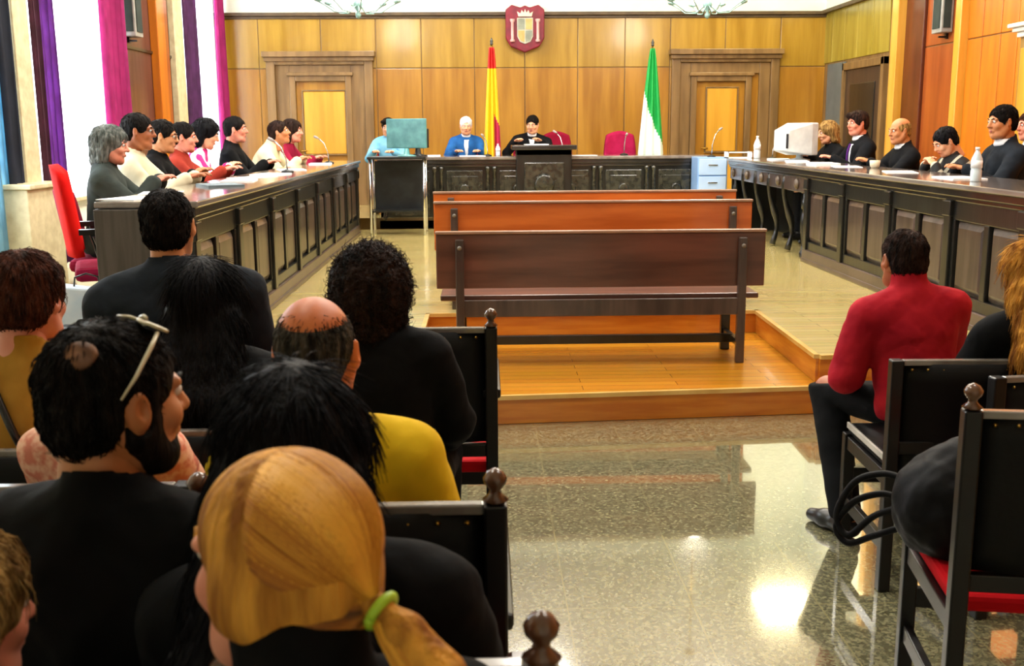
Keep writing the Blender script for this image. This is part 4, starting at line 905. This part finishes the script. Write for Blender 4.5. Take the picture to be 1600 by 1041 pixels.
# things on the judges desk
z = DT+.02
for px, l_, n in ((668, 'flat white file on the judges desk right of the monitors', 14), (738, 'pale blue white papers before the white haired judge', 6), (912, 'white papers right of the raised lectern block', 3)):
    q = on(px, 240, 14.25, z); paper(l_, q[0], q[1], q[2], .34, .22, .05, n, group='papers on the judges desk')
q = on(838, 230, 14.1, 1.40); paper('open white papers on the raised lectern block', q[0], 14.12, 1.40, .3, .22, .1, 8, group='papers on the judges desk')
mic('microphone on the judges desk before the empty crimson chair', on(975, 240, 14.3, z), .1+PI, .26)
mic('pale microphone on the judges desk beside the raised block', on(880, 232, 14.3, z), .9, .30)
mic('microphone on the judges desk beside the yellow flag', on(762, 240, 14.25, z), PI-.5, .26)
bottle('small bottle on the judges desk under the yellow flag', on(778, 240, 14.3, z), .16, .03)
# things on the right desk
XD = xr_+.28
q = at(1250, 230, x=3.55)
monitor('white boxy computer monitor at the far end of the right desk', (3.66, 12.1, DT), -1.05+PI, .40, .36, back=mat('crt_white', 'c8d0d2', 'dce4e4', rough=.4), crt=True)
bottle('clear water bottle at the far end of the right desk', (at(1183, 235, y=13.0)[0], 13.0, DT), .27, .042)
mic('microphone leaning toward the left at the far end of the right desk', (2.93, 13.66, ZP2+.92), -1.1, .34)
mic('black microphone on the right desk before the white monitor', (at(1207, 235, y=12.7)[0], 12.7, DT), -1.2, .26)
t = thing('document_tray', 'white framed tray at the corner of the right desk', 'tray', (at(1152, 240, y=13.25)[0], 13.2, DT))
obj('tray', MB().box(-.15, .15, -.11, .11, 0, .012).box(-.15, -.142, -.11, .11, 0, .08).box(.142, .15, -.11, .11, 0, .08).box(-.15, .15, -.11, -.102, .065, .08), mat('tray_white', 'e8e8e8', 'f4f4f4', rough=.4), t)
for i, (y, n, l_) in enumerate(((12.3, 10, 'white papers on the right desk beside the monitor'), (11.6, 8, 'white papers before the blonde lawyer'), (10.7, 14, 'long pale file on the right desk before the lawyer with the tie'), (10.0, 3, 'sheet on the right desk before the bald lawyer'), (8.7, 4, 'sheet on the right desk before the lawyer looking down'), (7.6, 6, 'papers on the right desk before the nearest dark suit'))):
    paper(l_, XD+.03, y, DT, .24, .42, rs.uniform(-.3, .3), n, group='papers on the right desk')
q = at(1400, 235, x=XD+.1)
t = thing('desk_cup', 'pale round cup on the right desk before the bald lawyer', 'cup', (XD+.16, at(1368, 240, x=XD+.16)[1], DT))
obj('cup_body', MB().lathe([(.03, 0), (.042, .02), (.048, .07), (.044, .07), (.036, .02)], n=16), mat('cup_cream', 'd8ccae', 'e6dcc2', rough=.3), t, smooth=True)
bx_ = at(1524, 284, z=DT); bottle('tall white water bottle on the right desk between the two near lawyers', (bx_[0], bx_[1], DT), .23, .036)
# ---------------------------------------------------------------- the people
H_blk = hairm('black', '060505', '1c1613'); H_blk2 = hairm('blackgloss', '050506', '15151a', 12); H_dbr = hairm('darkbrown', '0e0908', '3a261e')
H_cur = hairm('curlybrown', '0c0807', '2e1e18', 10); H_br = hairm('brown', '24140e', '5a3020'); H_gry = hairm('grey', '4c5450', '8c908c'); H_wht = hairm('white', 'd8d8dc', 'f2f2f6')
H_bln = hairm('blonde', '8a5420', 'e0a040', 9); H_bld2 = hairm('darkblonde', '6a4c28', 'b89458'); H_fr = hairm('fringegrey', '1c1a18', '5c5448')
T_blk = cloth('jacket_black', '07080a', '0d0e11'); T_blk2 = cloth('shirt_black', '060607', '0c0c0e'); T_suit = cloth('jacket_suit', '14181e', '1e242c')
trd = cloth('trouser_dark', '16181c', '101114'); trg = cloth('trouser_grey', '2c2e32', '3a3c40')
def striped(name, a, b, sc=14, axis=(0, .35, 1)):
    m = bpy.data.materials.new(name); m.use_nodes = True; N = m.node_tree.nodes; L = m.node_tree.links; bs = N['Principled BSDF']; bs.inputs['Roughness'].default_value = .8
    tc = N.new('ShaderNodeTexCoord'); w = N.new('ShaderNodeTexWave'); w.bands_direction = 'DIAGONAL'; w.inputs['Scale'].default_value = sc; w.inputs['Distortion'].default_value = 2.5; w.inputs['Detail Scale'].default_value = 1
    L.new(tc.outputs['Object'], w.inputs[0]); r = N.new('ShaderNodeValToRGB'); r.color_ramp.elements[0].position = .46; r.color_ramp.elements[1].position = .54
    r.color_ramp.elements[0].color = lin(a); r.color_ramp.elements[1].color = lin(b); L.new(w.outputs['Fac'], r.inputs[0]); L.new(r.outputs[0], bs.inputs['Base Color']); return m
g1 = 'people seated at the left desk'; g2 = 'people seated at the right desk'; g3 = 'judges and clerk'; g4 = 'spectators'
dk = lambda a=.14, y=.42, z=.955, dz=0: ((-a, y, z), (a, y-.02, z+dz))
far = dict(fl=ZP2, h=.012, hh=.008, legs=trd)
def seat_for(lab, P, yaw, zf, hb=1.0): return swivel(lab, (P['base'][0], P['base'][1], zf), math.radians(yaw), m_mag, m_red2, arms=False, hb=hb, group='armchairs of the seated people')
LP = [
 ('grey haired person in dark grey coat seated nearest at the left desk', (173, 226), -2.42, -78, dict(hair='bob', hm=H_gry, sk='rosy', top=cloth('coat_grey', '2e3432', '3c4440'), lean=6, hyaw=-4, hpitch=10, wide=1.05, hands=dk(.12, .36), h=.010, hh=.006, infl=.022)),
 ('tanned person in cream shirt with short dark hair behind the grey haired sitter', (216, 205), -2.45, -84, dict(hair='short', hm=H_blk, sk='deep', top=cloth('shirt_cream', 'c8c0a4', 'dcd4b8'), lean=4, hpitch=6, hands=dk(), glasses=m_black)),
 ('person in black shirt and glasses between the cream shirt and the reddish top', (255, 212), -2.50, -86, dict(hair='short', hm=H_blk, sk='tan', top=T_blk2, lean=10, hpitch=12, hands=dk(.12, .38), glasses=m_black)),
 ('partly hidden person in reddish top between the black and the striped shirt', (287, 214), -2.52, -84, dict(hair='short', hm=H_blk, sk='rosy', top=cloth('shirt_rust', '8c2c20', 'a43c2c'), lean=6, hands=dk())),
 ('person in magenta and white striped shirt with dark hair looking down', (322, 208), -2.52, -80, dict(hair='bob', hm=H_blk2, sk='fair', top=striped('shirt_striped', 'c8147c', 'f4e8f2', 5), lean=20, hpitch=22, hands=dk(.10, .44), wide=.95)),
 ('person in black jacket with short dark hair at the left desk', (368, 202), -2.50, -88, dict(hair='short', hm=H_blk, sk='rosy', top=T_blk, lean=4, hpitch=4, hands=dk(.12, .38))),
 ('person in cream shirt leaning far forward on the left desk', (436, 206), -2.26, -92, dict(hair='short', hm=H_dbr, sk='tan', top=cloth('shirt_ivory', 'd6cca4', 'e8e0bc'), lean=30, hpitch=-6, hands=dk(.10, .58, .96, .0), wide=1.05)),
 ('person in crimson top at the far end of the left desk', (457, 204), -2.24, -96, dict(hair='bob', hm=H_dbr, sk='rosy', top=cloth('shirt_crimson', '7c1030', '981c40'), lean=18, hpitch=6, hands=dk(.12, .5))),
]
for l, hp, X, yaw, kw in LP:
    a = dict(far); a.update(kw); r = person(l, hp, X=X, yaw=yaw, group=g1, **a)
    seat_for('armchair under the '+' '.join(l.split()[:12]), r[3], yaw, ZP2, hb=.92)
# right desk: they face the middle of the room
T_rob = cloth('jacket_robe', '0a0b0e', '121418')
RP = [
 ('blonde lawyer in black robe beside the white monitor', (1293, 206), 3.98, 96, dict(hair='bob', hm=H_bld2, sk='fair', top=T_rob, lean=16, hpitch=16, hands=dk(.12, .42))),
 ('dark haired lawyer in black robe with white collar and purple tie', (1340, 192), 4.06, 92, dict(hair='part', hm=H_dbr, sk='rosy', top=T_rob, lean=8, hpitch=8, hyaw=14, collar='shirt', lapel=cloth('shirt_white', 'e0e4ec'), tie=cloth('tie_purple', '4c1c6c'), hands=dk(.12, .40))),
 ('bald lawyer with orange lit scalp in black robe', (1406, 204), 4.04, 92, dict(hair='fringe', hm=H_bld2, sk='tan', top=T_rob, lean=10, hpitch=10, hyaw=10, collar='shirt', hands=dk(.10, .44))),
 ('dark haired lawyer in robe with pale embroidery looking down at the desk', (1477, 220), 3.98, 94, dict(hair='short', hm=H_blk2, sk='fair', top=striped('jacket_embroidered', '08080a', 'b4b09c', 3.2), lean=22, hpitch=34, hands=dk(.10, .36))),
 ('dark haired lawyer in dark suit near the right edge', (1566, 190), 4.08, 90, dict(hair='short', hm=H_blk, sk='tan', top=T_suit, lean=6, hpitch=8, hyaw=8, collar='shirt', hands=dk(.12, .40), h=.010, hh=.006)),
 ('person in dark suit cut off by the right edge behind the near lawyer', (1610, 196), 4.85, 90, dict(hair='short', hm=H_br, sk='rosy', top=T_suit, lean=4, hpitch=6, collar='shirt', hands=((-.13, .22, .62), (.13, .22, .62)), h=.010, hh=.006)),
]
m_emb = RP[3][4]['top']
for e in m_emb.node_tree.nodes:
    if e.type == 'VALTORGB': e.color_ramp.elements[0].position = .80; e.color_ramp.elements[1].position = .86
for l, hp, X, yaw, kw in RP:
    a = dict(far); a.update(kw); r = person(l, hp, X=X, yaw=yaw, group=g2, **a)
    seat_for('armchair under the '+' '.join(l.split()[:12]), r[3], yaw, ZP2, hb=.88)
# judges
jd = dict(fl=ZD, h=.012, hh=.008, legs=trd)
JP = [
 ('white haired judge in blue jacket seated left of the yellow flag', (728, 196), 15.0, 184, dict(hair='short', hm=H_wht, sk='fair', top=cloth('jacket_blue', '1c4a86', '2c68ac'), lean=10, hpitch=14, collar='shirt', lapel=cloth('shirt_white', 'e0e4ec'), hands=dk(.16, .42, .84))),
 ('dark haired judge in black robe bending over papers behind the raised block', (832, 194), 14.9, 178, dict(hair='short', hm=H_blk, sk='fair', top=T_rob, lean=14, hpitch=18, side=-4, hyaw=-14, collar='shirt', lapel=cloth('shirt_white', 'e0e4ec'), hands=((-.16, .42, .97), (.20, .42, .97)), wide=1.15)),
 ('dark haired clerk in pale blue shirt half hidden by the computer monitor', (606, 198), 14.9, 172, dict(hair='part', hm=H_blk, sk='fair', top=cloth('shirt_sky', '6ab0d4', '8cc8e4'), lean=8, hpitch=16, hands=dk(.14, .40, .84))),
]
for l, hp, y, yaw, kw in JP:
    a = dict(jd); a.update(kw); r = person(l, hp, depth=y, yaw=yaw, group=g3, **a)
    seat_for('crimson armchair under the '+' '.join(l.split()[:12]), r[3], yaw, ZD, hb=1.06)
q = at(972, 200, y=15.1); swivel('empty crimson armchair between the raised block and the green flag', (q[0], 15.1, ZD), PI, mat('fabric_magenta', '90103c', 'a81a4c', rough=.7, spec=.1), m_red2, zs=.46, hb=1.10)
q = at(872, 205, y=15.35); swivel('empty dark crimson armchair just right of the black robed judge', (q[0]+.04, 15.4, ZD), PI+.2, m_mag, m_red2, zs=.46, hb=1.10)
# ---------------------------------------------------------------- spectators
nr_ = dict(face=True, legs=trd)
lap = ((-.13, .30, .60), (.13, .30, .60))
P9 = person('curly dark brown haired person in black in the foremost left row', (580, 452), depth=3.12, yaw=-4, lean=6, side=-7, hyaw=6, hair='curly', hm=H_cur, sk='fair', top=T_blk, hands=lap, h=.008, hh=.004, infl=.02, group=g4, legs=trd)
P8 = person('balding person with grey fringe in a yellow shirt', (493, 548), depth=2.08, yaw=-6, lean=6, side=-7, hyaw=4, hpitch=4, hair='fringe', hm=H_fr, sk='scalp', top=cloth('shirt_yellow', 'd8b014', 'ecc828', rough=.8), hands=lap, h=.007, hh=.0035, wide=1.0, infl=.018, group=g4, legs=trg)
P6 = person('dark wavy haired person in black in front of the blonde ponytail', (462, 706), depth=1.42, yaw=-4, lean=4, side=-6, hyaw=4, hpitch=12, hair='wavy', hm=H_blk2, sk='fair', top=T_blk, hands=lap, h=.007, hh=.0035, infl=.02, wide=1.05, group=g4, legs=trd)
P4 = person('person with black hair and bald spot wearing pale sunglasses on the head', (180, 622), depth=1.58, yaw=-14, lean=6, hyaw=-32, hpitch=4, hair='short', hm=H_blk, sk='tan', top=T_blk2, hands=lap, h=.007, hh=.003, wide=1.12, infl=.02, group=g4, legs=trd)
P5 = person('person in a peach patterned blouse hidden behind the sunglasses wearer', (160, 578), depth=2.42, yaw=0, lean=4, hair='bob', hm=H_blk, sk='rosy', top=mat('cloth_shirt_peach', 'd8806a', 'f0c0a4', rough=.8, scale=38, contrast=(.4, .6)), hands=lap, h=.009, hh=.005, wide=1.0, group=g4, legs=trg)
P3 = person('person with very long straight black hair over black clothes', (322, 468), depth=2.95, yaw=0, lean=2, hpitch=6, hair='long', hm=H_blk2, sk='fair', top=T_blk, hands=lap, h=.008, hh=.005, group=g4, legs=trd)
P2 = person('person in dark suit with short black hair sitting in the front left row', (262, 352), depth=3.75, yaw=4, lean=2, side=-5, hpitch=2, hair='short', hm=H_blk, sk='tan', top=T_suit, hands=lap, h=.008, hh=.004, wide=1.15, infl=.03, collar='shirt', group=g4, legs=trd, smax=1.14)
P1 = person('brown haired person in ochre jacket at the left edge', (44, 466), depth=2.75, yaw=0, lean=4, hyaw=-14, hair='wave', hm=H_br, sk='rosy', top=cloth('jacket_ochre', 'a07020', 'c49440'), hands=lap, h=.008, hh=.004, group=g4, legs=trd)
P10 = person('grey and blonde haired person cut off by the lower left edge', (-72, 960), depth=1.25, yaw=-10, lean=4, hyaw=-30, hair='bob', hm=H_bld2, sk='rosy', top=T_blk, hands=lap, h=.009, hh=.005, group=g4, legs=trd)
P7 = person('blonde person with a ponytail in black at the bottom centre', (444, 872), depth=1.05, yaw=28, lean=8, side=-2, collar='stand', hyaw=30, hpitch=4, hroll=-3, hair='pony', hm=H_bln, sk='rosy', top=T_blk2, hands=lap, h=.006, hh=.0025, infl=.016, group=g4, legs=trd, knees=((-.12, .33, .50), (.12, .33, .50)), ankles=((-.12, .25, .1), (.12, .25, .1)))
P11 = person('person in red shirt and dark trousers sitting at the right of the aisle', (1412, 404), depth=4.02, yaw=8, lean=10, side=-5, collar='stand', hair='short', hm=H_dbr, sk='deep', top=cloth('shirt_red', '9c1024', 'b8202c', rough=.75), hands=((-.17, .26, .60), (.16, .34, .60)), elbow=((-.5, -.4, -.8), (.5, -.3, -.8)), linfl=.026, h=.007, hh=.0035, wide=1.16, infl=.028, group=g4, legs=cloth('trouser_black', '0a0b0d', '121316'), knees=((-.20, .36, .53), (.2, .42, .53)), ankles=((-.245, .07, .10), (.2, .40, .10)))
P12 = person('blonde long haired person in black jacket cut off by the right edge', (1612, 428), depth=3.55, yaw=6, lean=4, hair='wavy', hm=H_bln, sk='fair', top=T_blk, hands=lap, h=.008, hh=.004, group=g4, legs=trd)
for nm, P, l, bh in (('', P1, 'black chair under the brown haired person in ochre at the left edge', .86), ('', P2, 'black chair of the dark suited person in the front left row', .80), ('', P3, 'black chair of the long black haired person', .84),
                 ('', P5, 'black chair with a highlight coloured top rail behind the peach blouse', .88), ('', P4, 'black chair behind the sunglasses wearer', .80), ('', P10, 'black chair at the lower left corner', .80), ('', P7, 'black chair of the ponytail wearer', .80), ('', P12, 'black chair of the blonde person at the right edge', .82)):
    b = P[3]['base']; o = chair_at(b[0]-.0, b[1]-.25, l, bh); o.rotation_euler = P[0].rotation_euler
# sunglasses on the head
R_, Hf, Tf, I = P4
t = thing('sunglasses', 'pale framed sunglasses pushed up on the black hair', 'sunglasses', R_.location, R_.rotation_euler[2])
m_sg = mat('sunglass_frame', 'c8c0a0', 'e8e0c4', rough=.25)
ring = MB(); mL = MB()
for s in (-1, 1):
    pts = []
    for k in range(17):
        a = 2*PI*k/16; x = s*.034+.026*math.cos(a); y = .045+.020*math.sin(a); pts.append(Hf(x, y, .126-.30*abs(x)**1.45-.45*max(0, y-.03)))
    ring.tube(pts, .0028, 6); mL.add(pts[:-1], [tuple(range(16))])
ring.tube([Hf(-.010, .047, .124), Hf(0, .048, .127), Hf(.010, .047, .124)], .003, 6)
obj('frame', ring, m_sg, t, smooth=True); obj('lens', mL, mat('sunglass_lens', '2a2418', '3a3020', rough=.08), t, solid=.002)
for s in (-1, 1):
    obj('temple', MB().tube([Hf(s*.060, .040, .117-.008), Hf(s*.083, .018, .092), Hf(s*.0935, -.012, .05), Hf(s*.094, -.035, .018)], [.003, .0036, .003, .002], 6), m_sg, t, smooth=True)
# bald spot + beard
dn = V(.50, -.66, .55); dn /= np.linalg.norm(dn); sp = dn/np.linalg.norm(dn/V(.086, .106, .095)); u_ = np.cross(dn, V(0, 0, 1)); u_ /= np.linalg.norm(u_); Rs = np.stack([u_, np.cross(dn, u_), dn], 1)
F = Field(sp+V(0, -.014, .03)-.06, sp+V(0, -.014, .03)+.06, .0028)
F.ell(sp+V(0, -.014, .03)-dn*.004, (.028, .024, .008), Rs, k=0).noise(.0016, 95, 4); v, q = F.mesh(); v = (I['Rh']@(v.T*I['hs'])).T+I['hc']
obj('bald_spot', (v, q), mat('scalp_thin', '5c3a24', 'a06c44', rough=.6, scale=22), R_, smooth=True)
F = Field((-.12, -.06, -.17), (.12, .14, .06), .003)
F.ell((0, .028, -.028), (.0665, .0685, .0895), k=0).cone((-.030, .055, -.088), (.030, .055, -.088), .034, .034, k=.02).cone((0, .073, -.098), (0, .078, -.1), .024, .024, k=.02)
for s in (-1, 1): F.cone((s*.070, .022, .035), (s*.066, .020, -.04), .014, .018, k=.015); F.cone((s*.063, .0, -.045), (s*.043, .04, -.088), .026, .026, k=.02); F.ell((s*.094, .0, -.010), (.026, .022, .036), k=.004, op='-')
F.half((0, .03, -.040), (0, .75, 1), k=.01) if 0 else F.ell((0, .118, .012), (.078, .078, .072), k=.006, op='-')
F.half((0, -.02, 0), (0, -1, 0))
F.noise(.001, 80, 2); v, q = F.mesh(); v = (I['Rh']@(v.T*I['hs'])).T+I['hc']; obj('beard', (v, q), H_blk, R_, smooth=True)
# ponytail: strands drawn tight to a green tie low at the back of the head
R_, Hf, Tf, I = P7
tie = V(.0, -.128, -.040)
F = Field((-.2, -.3, -.42), (.22, .1, .1), .0035)
tp = [tie+V(0, .03, .012), tie, tie+V(.0, -.026, -.022), tie+V(.0, -.062, -.066), tie+V(.0, -.092, -.130), tie+V(.0, -.105, -.21), tie+V(.0, -.10, -.28)]
rr = [.022, .013, .024, .032, .033, .026, .010]
for k in range(6): F.cone(tp[k], tp[k+1], rr[k], rr[k+1], k=.006)
v, q = F.mesh(); v = (I['Rh']@(v.T*I['hs'])).T+I['hc']; pt = obj('ponytail', (v, q), H_bln, R_, smooth=True)
rs = random.Random(5); mb = MB()
def strand_mat():
    m = bpy.data.materials.new('hair_blonde_strands'); m.use_nodes = True; N = m.node_tree.nodes; L = m.node_tree.links; b = N['Principled BSDF']; b.inputs['Roughness'].default_value = .45; b.inputs['Specular IOR Level'].default_value = .3
    a_ = N.new('ShaderNodeAttribute'); a_.attribute_name = 'tone'; r = N.new('ShaderNodeValToRGB'); e = r.color_ramp.elements; e[0].color = lin('5c3a24'); e[1].color = lin('f0b040'); e[0].position = .1; e[1].position = .8
    x = e.new(.45); x.color = lin('b87020'); L.new(a_.outputs['Fac'], r.inputs[0]); L.new(r.outputs[0], b.inputs['Base Color']); return m
m_str = strand_mat()
def tones(o, ts, per):
    at_ = o.data.attributes.new('tone', 'FLOAT', 'POINT'); at_.data.foreach_set('value', np.repeat(np.array(ts, np.float32), per))
TS = []
c1 = V(0, -.014, .03); r1 = V(.0878, .1078, .0968); c2 = V(0, -.045, -.03); r2 = V(.0728, .0668, .0628)
axn = (tie-c1)/np.linalg.norm(tie-c1); e1 = V(1, 0, 0); e2 = np.cross(e1, axn); e2 = -e2 if e2[2] < 0 else e2
def shell(d):
    t1 = 1/np.linalg.norm(d/r1); o_ = (c1-c2)/r2; q_ = d/r2; A = q_@q_; B = o_@q_; C = o_@o_-1; D = B*B-A*C
    return c1+d*max(t1, (-B+math.sqrt(D))/A if D > 0 else 0)
for k in range(1500):
    a = rs.uniform(0, 2*PI); th = math.radians(72+50*math.sin(a)+rs.uniform(-6, 0)); st = th*rs.choice((1, 1, rs.uniform(.4, 1))); pts = []; ok = True
    for j in range(12):
        u = j/11; t_ = st*(1-u)+.14*u; d = axn*math.cos(t_)+math.sin(t_)*(e1*math.cos(a)+e2*math.sin(a)); p = shell(d)
        if u > .86: w_ = (u-.86)/.14; p = p*(1-w_)+tie*w_
        if j == 0 and (p[2] < -.02 and p[1] > -.02): ok = False
        pts.append(Hf(*p))
    if not ok: continue
    mb.tube(pts, [.0006]+[.0015]*9+[.0012, .001], 4)
    TS.append(min(1, max(0, .50+.27*math.sin(2*a-2.2)+.10*math.sin(7*a+.6)+rs.uniform(-.16, .16))))
o = obj('hair_strands', mb, m_str, R_, smooth=True); tones(o, TS, 48)
mb = MB(); TS = []
for k in range(420):
    a = rs.uniform(0, 2*PI); f = rs.uniform(.85, 1.06); e = rs.uniform(.75, 1.0); pts = []
    n = len(tp); off = rs.uniform(-.5, .5)
    for j in range(1, n):
        t_ = tp[j]; r = rr[j]*f+(.001 if j > 1 else 0); aa = a+off*(j/n)
        pts.append(Hf(*(t_+V(math.cos(aa)*r, math.sin(aa)*r*.9, 0)*1.0+V(0, 0, -.012*(j-1)*(1-e)))))
    mb.tube(pts, [.0016]*(n-2)+[.0006], 4); TS.append(rs.uniform(.45, 1))
o = obj('tail_strands', mb, m_str, pt, smooth=True); tones(o, TS, 4*(n-1))
tw = Hf(*tie); c = MB(); dd = Hf(*tp[2])-Hf(*tp[0]); dd /= np.linalg.norm(dd); x_ = np.cross(dd, V(0, 0, 1)); x_ /= np.linalg.norm(x_); z_ = np.cross(x_, dd); Rq = np.stack([x_, z_, dd], 1)
pts = [tw+Rq@V(.0175*math.cos(a), .0175*math.sin(a), 0) for a in [2*PI*k/20 for k in range(21)]]; c.tube(pts, .0055, 8)
obj('hair_tie', c, mat('tie_green', '8cb81c', 'b0d838', rough=.5), R_, smooth=True)
# black shoulder strap on the ochre jacket
R_, Hf, Tf, I = P1
s = I['s']
obj('shoulder_strap', MB().tube([Tf(-.085, .11, .30), Tf(-.09, .05, .50), Tf(-.075, -.03, .535), Tf(-.06, -.115, .45), Tf(.0, -.145, .33), Tf(.06, -.150, .2)], .010, 8), m_black, R_, smooth=True)
# bag with handles on the near right chair
cD = CH['D']; t = thing('handbag', 'soft black bag with loose handles lying on the red seat of the near right chair', 'bag', (cD.location[0]-.09, cD.location[1]+.33, .476), -.16)
F = Field((-.30, -.28, -.02), (.34, .34, .36), .008)
F.ell((-.02, .02, .12), (.19, .16, .17), k=0).ell((.0, .03, .20), (.11, .10, .11), k=.05).cone((-.08, .0, .05), (.14, -.04, .06), .07, .08, k=.05).ell((.1, .03, .22), (.09, .09, .08), k=.05)
F.noise(.008, 15, 3).noise(.003, 40, 4).half((0, 0, .002), (0, 0, -1)); obj('bag_body', F.mesh(), cloth('bag_black', '0b0b0d', '18181b', rough=.6), t, smooth=True)
for k, dz in enumerate((0, .06)):
    obj('handle', MB().tube(curve([(-.15, .10, .10+dz), (-.21, .15, .10+dz), (-.28, .18, .06+dz), (-.32, .20, -.02+dz*.6), (-.29, .17, -.06+dz*.4), (-.23, .13, -.02+dz), (-.16, .08, .03+dz)]), .010, 8), cloth('bag_black', '0b0b0d'), t, smooth=True)
obj('buckle', MB().box(-.02, .03, -.225, -.19, .13, .16), m_chrome, t, bevel=.004)
# white carrier bag and black case beside the red armchair
q = at(138, 490, z=ZP2)
t = thing('carrier_bag', 'pale blue white paper bag standing below the red armchair', 'bag', (at(138, 470, y=5.8)[0], 5.8, ZP2), .2)
obj('bag_body', MB().add([(-.13, -.06, 0), (.13, -.06, 0), (.13, .06, 0), (-.13, .06, 0), (-.15, -.05, .46), (.15, -.05, .42), (.15, .05, .42), (-.15, .05, .47)], [(0, 3, 2, 1), (4, 5, 6, 7), (0, 1, 5, 4), (1, 2, 6, 5), (2, 3, 7, 6), (3, 0, 4, 7)]), mat('bag_white', 'c4dcf4', 'dceafa', rough=.5), t, bevel=.01)
obj('handle', MB().tube([(-.07, 0, .43), (-.06, 0, .50), (.0, 0, .52), (.06, 0, .50), (.07, 0, .42)], .005), m_black, t, smooth=True)

t = thing('briefcase', 'black case standing in front of the pale paper bag', 'case', (at(140, 520, y=5.58)[0], 5.56, ZP2), -.15)
obj('case_body', MB().box(-.17, .17, -.06, .06, 0, .27), m_black, t, bevel=.02)
obj('handle', MB().tube(curve([(-.05, 0, .265), (-.045, 0, .30), (.045, 0, .30), (.05, 0, .265)]), .008), m_black, t, smooth=True)
# ---------------------------------------------------------------- light
def area(name, p, rot, sx_, sy_, e, col=(1, 1, 1), spread=PI):
    l = bpy.data.lights.new(name, 'AREA'); l.shape = 'RECTANGLE'; l.size = sx_; l.size_y = sy_; l.energy = e; l.color = col; l.spread = spread
    o = bpy.data.objects.new(name, l); COL.objects.link(o); o.location = p; o.rotation_euler = rot; return o
def point(name, p, e, col=(1, .85, .65), r=.15):
    l = bpy.data.lights.new(name, 'POINT'); l.energy = e; l.color = col; l.shadow_soft_size = r
    o = bpy.data.objects.new(name, l); COL.objects.link(o); o.location = p; return o
for (a, b) in ((y0, y1), (y2, y3), (y4, y5)):
    area('daylight', (XL-.22, (a+b)/2, (ZS+ZW)/2), (0, -PI/2, 0), ZW-ZS-.1, b-a-.1, 60*(b-a), (.86, .93, 1))
for c in CHD: point('chandelier_light', (c.location[0], c.location[1], c.location[2]+.42), 110, (1, .90, .74), .3)
# unseen ceiling lamps added for light; the far right one follows the floor's glow
m_lum = emis('unseen_luminaire_glow', 'fff4e0', 5)
k = 0
for (x, y, e) in ((-1.6, 14.2, 110), (4.3, 14.2, 80), (.6, 12.0, 130), (2.6, 11.0, 110), (-1.6, 10.2, 90), (.6, 9.2, 90), (2.8, 9.2, 90), (-1.6, 6.4, 70), (.6, 6.4, 80), (2.8, 6.4, 70), (-1.6, 3.2, 60), (2.2, 3.2, 45)):
    t = thing('unseen_luminaire', 'unseen square white ceiling light fitting added over the courtroom', 'ceiling light', (x, y, ZC), 0, 'ceiling lights')
    obj('housing', MB().box(-.42, .42, -.42, .42, -.05, 0), m_white, t, bevel=.01); obj('diffuser', MB().box(-.38, .38, -.38, .38, -.06, -.05), m_lum, t)
    area('unseen_luminaire_light', (x, y, ZC-.08), (0, 0, 0), .76, .76, e, (1, .95, .86) if x < 4 else (1, .82, .42))
w = bpy.data.worlds.new('world'); SC.world = w; w.use_nodes = True; b = w.node_tree.nodes['Background']; b.inputs[0].default_value = (.9, .95, 1, 1); b.inputs[1].default_value = 6
SC.view_settings.view_transform = 'Standard'; SC.view_settings.look = 'None'; SC.view_settings.gamma = 1; SC.view_settings.exposure = 0
SC.view_settings.use_curve_mapping = False
SC.cycles.use_denoising = True
SC.cycles.max_bounces = 8; SC.cycles.diffuse_bounces = 4; SC.cycles.sample_clamp_indirect = 6
